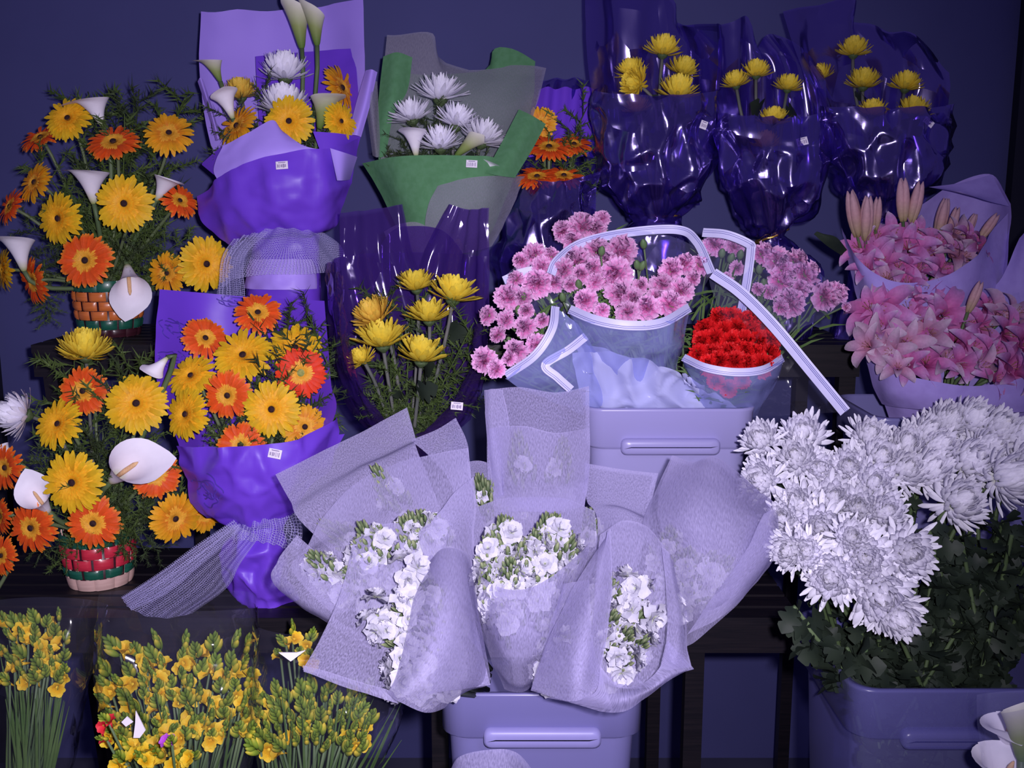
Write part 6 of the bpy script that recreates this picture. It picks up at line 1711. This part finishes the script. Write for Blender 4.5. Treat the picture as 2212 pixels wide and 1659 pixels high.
bunch(26, (5, 145), (1330, 1470), ff1, (1.24, 1.33), 'freesia stem in the bunch by the lower basket', 'freesias by the lower basket', (30, 44))
bunch(60, (225, 545), (1385, 1590), ff2, (1.16, 1.30), 'freesia stem in the middle yellow bunch', 'freesias in the middle bunch')
bunch(14, (250, 420), (1560, 1640), ff2, (1.12, 1.17), 'freesia stem low in the middle yellow bunch', 'freesias low in the middle bunch', blooms=(2, 2, 3))
bunch(54, (550, 800), (1480, 1620), ff3, (1.15, 1.27), 'freesia stem in the green-budded bunch', 'freesias in the green-budded bunch', blooms=(0, 0, 0, 1))
bunch(6, (600, 690), (1360, 1420), ff3, (1.29, 1.32), 'freesia stem at the back under the gauze corner', 'freesias at the back', (28, 38))
freesia(228, 1556, 1.10, 34, (-.4, 1, -.5), ff2, 'red freesia at the side of the yellow bunch', None, 2, 'red')
freesia(222, 1596, 1.10, 28, (-.5, .6, -.6), ff2, 'small red freesia below the other red one', None, 1, 'red')
freesia(370, 1602, 1.08, 36, (.1, 1, -.6), ff2, 'purple freesia low in the yellow bunch', None, 2, 'purple')
for (ft, x0, x1, y0, n, Y, lab, grp) in ((ff1, 0, 150, 1480, 44, 1.27, 'long grassy freesia leaf in the bunch by the lower basket', 'grassy freesia leaves by the basket'), (ff3, 560, 880, 1560, 30, 1.19, 'long grassy freesia leaf in the green-budded bunch', 'grassy freesia leaves in the green bunch'), (ff2, 260, 520, 1560, 20, 1.18, 'long grassy freesia leaf in the middle yellow bunch', 'grassy freesia leaves in the middle bunch')):
    for k in range(n):
        tip = P(x0 + (x1 - x0) * (k + rr.random()) / n, y0 + rr.uniform(-90, 60), Y + rr.uniform(-.04, .04))
        b = ft + Vector((rr.uniform(-.03, .03), rr.uniform(-.03, .03), 0))
        o = thing('grassy_leaf', lab, 'leaf', b, grp)
        mb = MB(); rows = []
        mid = b.lerp(tip, .5) + Vector((0, -.005, 0))
        for i in range(7):
            u = i / 6
            p = b * (1 - u) ** 2 + mid * 2 * u * (1 - u) + tip * u * u
            wd = .0028 * (1 - u ** 3) + .0002
            rows.append([mb.add(p + Vector((-wd, 0, 0)), u), mb.add(p + Vector((0, -.0012, 0)), u), mb.add(p + Vector((wd, 0, 0)), u)])
        mb.grid(rows)
        part('blade', mb, 'leaf_green', o)
for (lab, gs, sd) in (
        ('clear crinkled film around the freesias by the lower basket', [half([(1310, -40, 235, 1.27, .07, -20), (1400, -40, 215, 1.26, .08, 0), (1520, -40, 185, 1.25, .08, 0), (1690, -20, 150, 1.25, .06, 0)])], 61),
        ('clear crinkled film around the middle yellow freesias', [half([(1310, 210, 560, 1.24, .08, 10), (1420, 205, 560, 1.22, .09, 0), (1540, 215, 560, 1.20, .09, 0), (1690, 260, 540, 1.20, .07, 0)]), half([(1285, 215, 555, 1.30, .03, -15), (1420, 205, 560, 1.28, .04, 0), (1690, 260, 540, 1.24, .03, 0)], False)], 64),
        ('clear crinkled film around the green-budded freesias', [half([(1345, 552, 745, 1.25, .05, 25), (1440, 550, 830, 1.22, .07, 10), (1550, 540, 870, 1.19, .08, 0), (1690, 560, 800, 1.19, .06, 0)])], 67)):
    ft = {61: ff1, 64: ff2, 67: ff3}[sd]
    o = thing('film_wrap', lab, 'wrapping', ft)
    for k, g in enumerate(gs):
        sheet('film', g, 'clear_film', o, 44, 34, crease=.006, cscale=12, seed=sd + k)
def glint_card(px, py, Y, pts, name, lab):  # cellophane reflection put in as a flat white card, no real tag
    o = thing(name, lab, 'label', P(px, py, Y))
    mb = MB()
    a = [mb.add(P(x, y, Y)) for (x, y) in pts]
    b = [mb.add(P(x, y, Y) + Vector((0, .0015, 0))) for (x, y) in pts]
    mb.f.append(tuple(reversed(a))); mb.f.append(tuple(b))
    n = len(pts)
    for i in range(n): mb.f.append((a[i], a[(i + 1) % n], b[(i + 1) % n], b[i]))
    part('card', mb, 'sticker_paper', o, False)
    return o
glint_card(300, 1565, 1.105, [(293, 1536), (314, 1578), (302, 1594), (288, 1594), (292, 1562)], 'film_glint', 'pointed white card standing for a film glint in the middle freesia bunch')
glint_card(276, 1558, 1.105, [(262, 1560), (274, 1548), (287, 1560), (272, 1570)], 'film_glint', 'small white card standing for a film glint beside the red freesias')
glint_card(632, 1417, 1.17, [(602, 1410), (640, 1410), (660, 1405), (628, 1429)], 'film_glint', 'white card standing for a film glint behind the near gauze wrap corner')

# bottom right: wrapped callas
FR = P(2215, 1800, 1.02); FR.z = ZF + .002
br = thing('film_wrap', 'greyish clear film sleeve around callas in front of the chrysanthemum bucket', 'wrapping', FR)
sheet('film', [[(2112, 1500, 1.0), (2150, 1495, .985), (2230, 1490, .98)], [(2112, 1560, 1.0), (2145, 1560, .98), (2230, 1560, .97)], [(2125, 1680, 1.0), (2160, 1680, .98), (2230, 1680, .97)]], 'sleeve_film', br, 24, 24, crease=.004)
calla((2150, 1730), (2200, 1600), 1.02, 'open', (.3, .6, -.8), FR, 'white calla lily with green throat low in the clear sleeve', None, Ym=1.0)
calla((2176, 1625), (2178, 1530), 1.05, 'open', (-.2, .2, -1), FR + Vector((.01, .01, 0)), 'white calla lily upright in the clear sleeve', None)
calla((2206, 1640), (2212, 1490), 1.01, 'closed', (.4, .2, -1), FR + Vector((.02, 0, 0)), 'yellow-green closed calla in the clear sleeve', None)
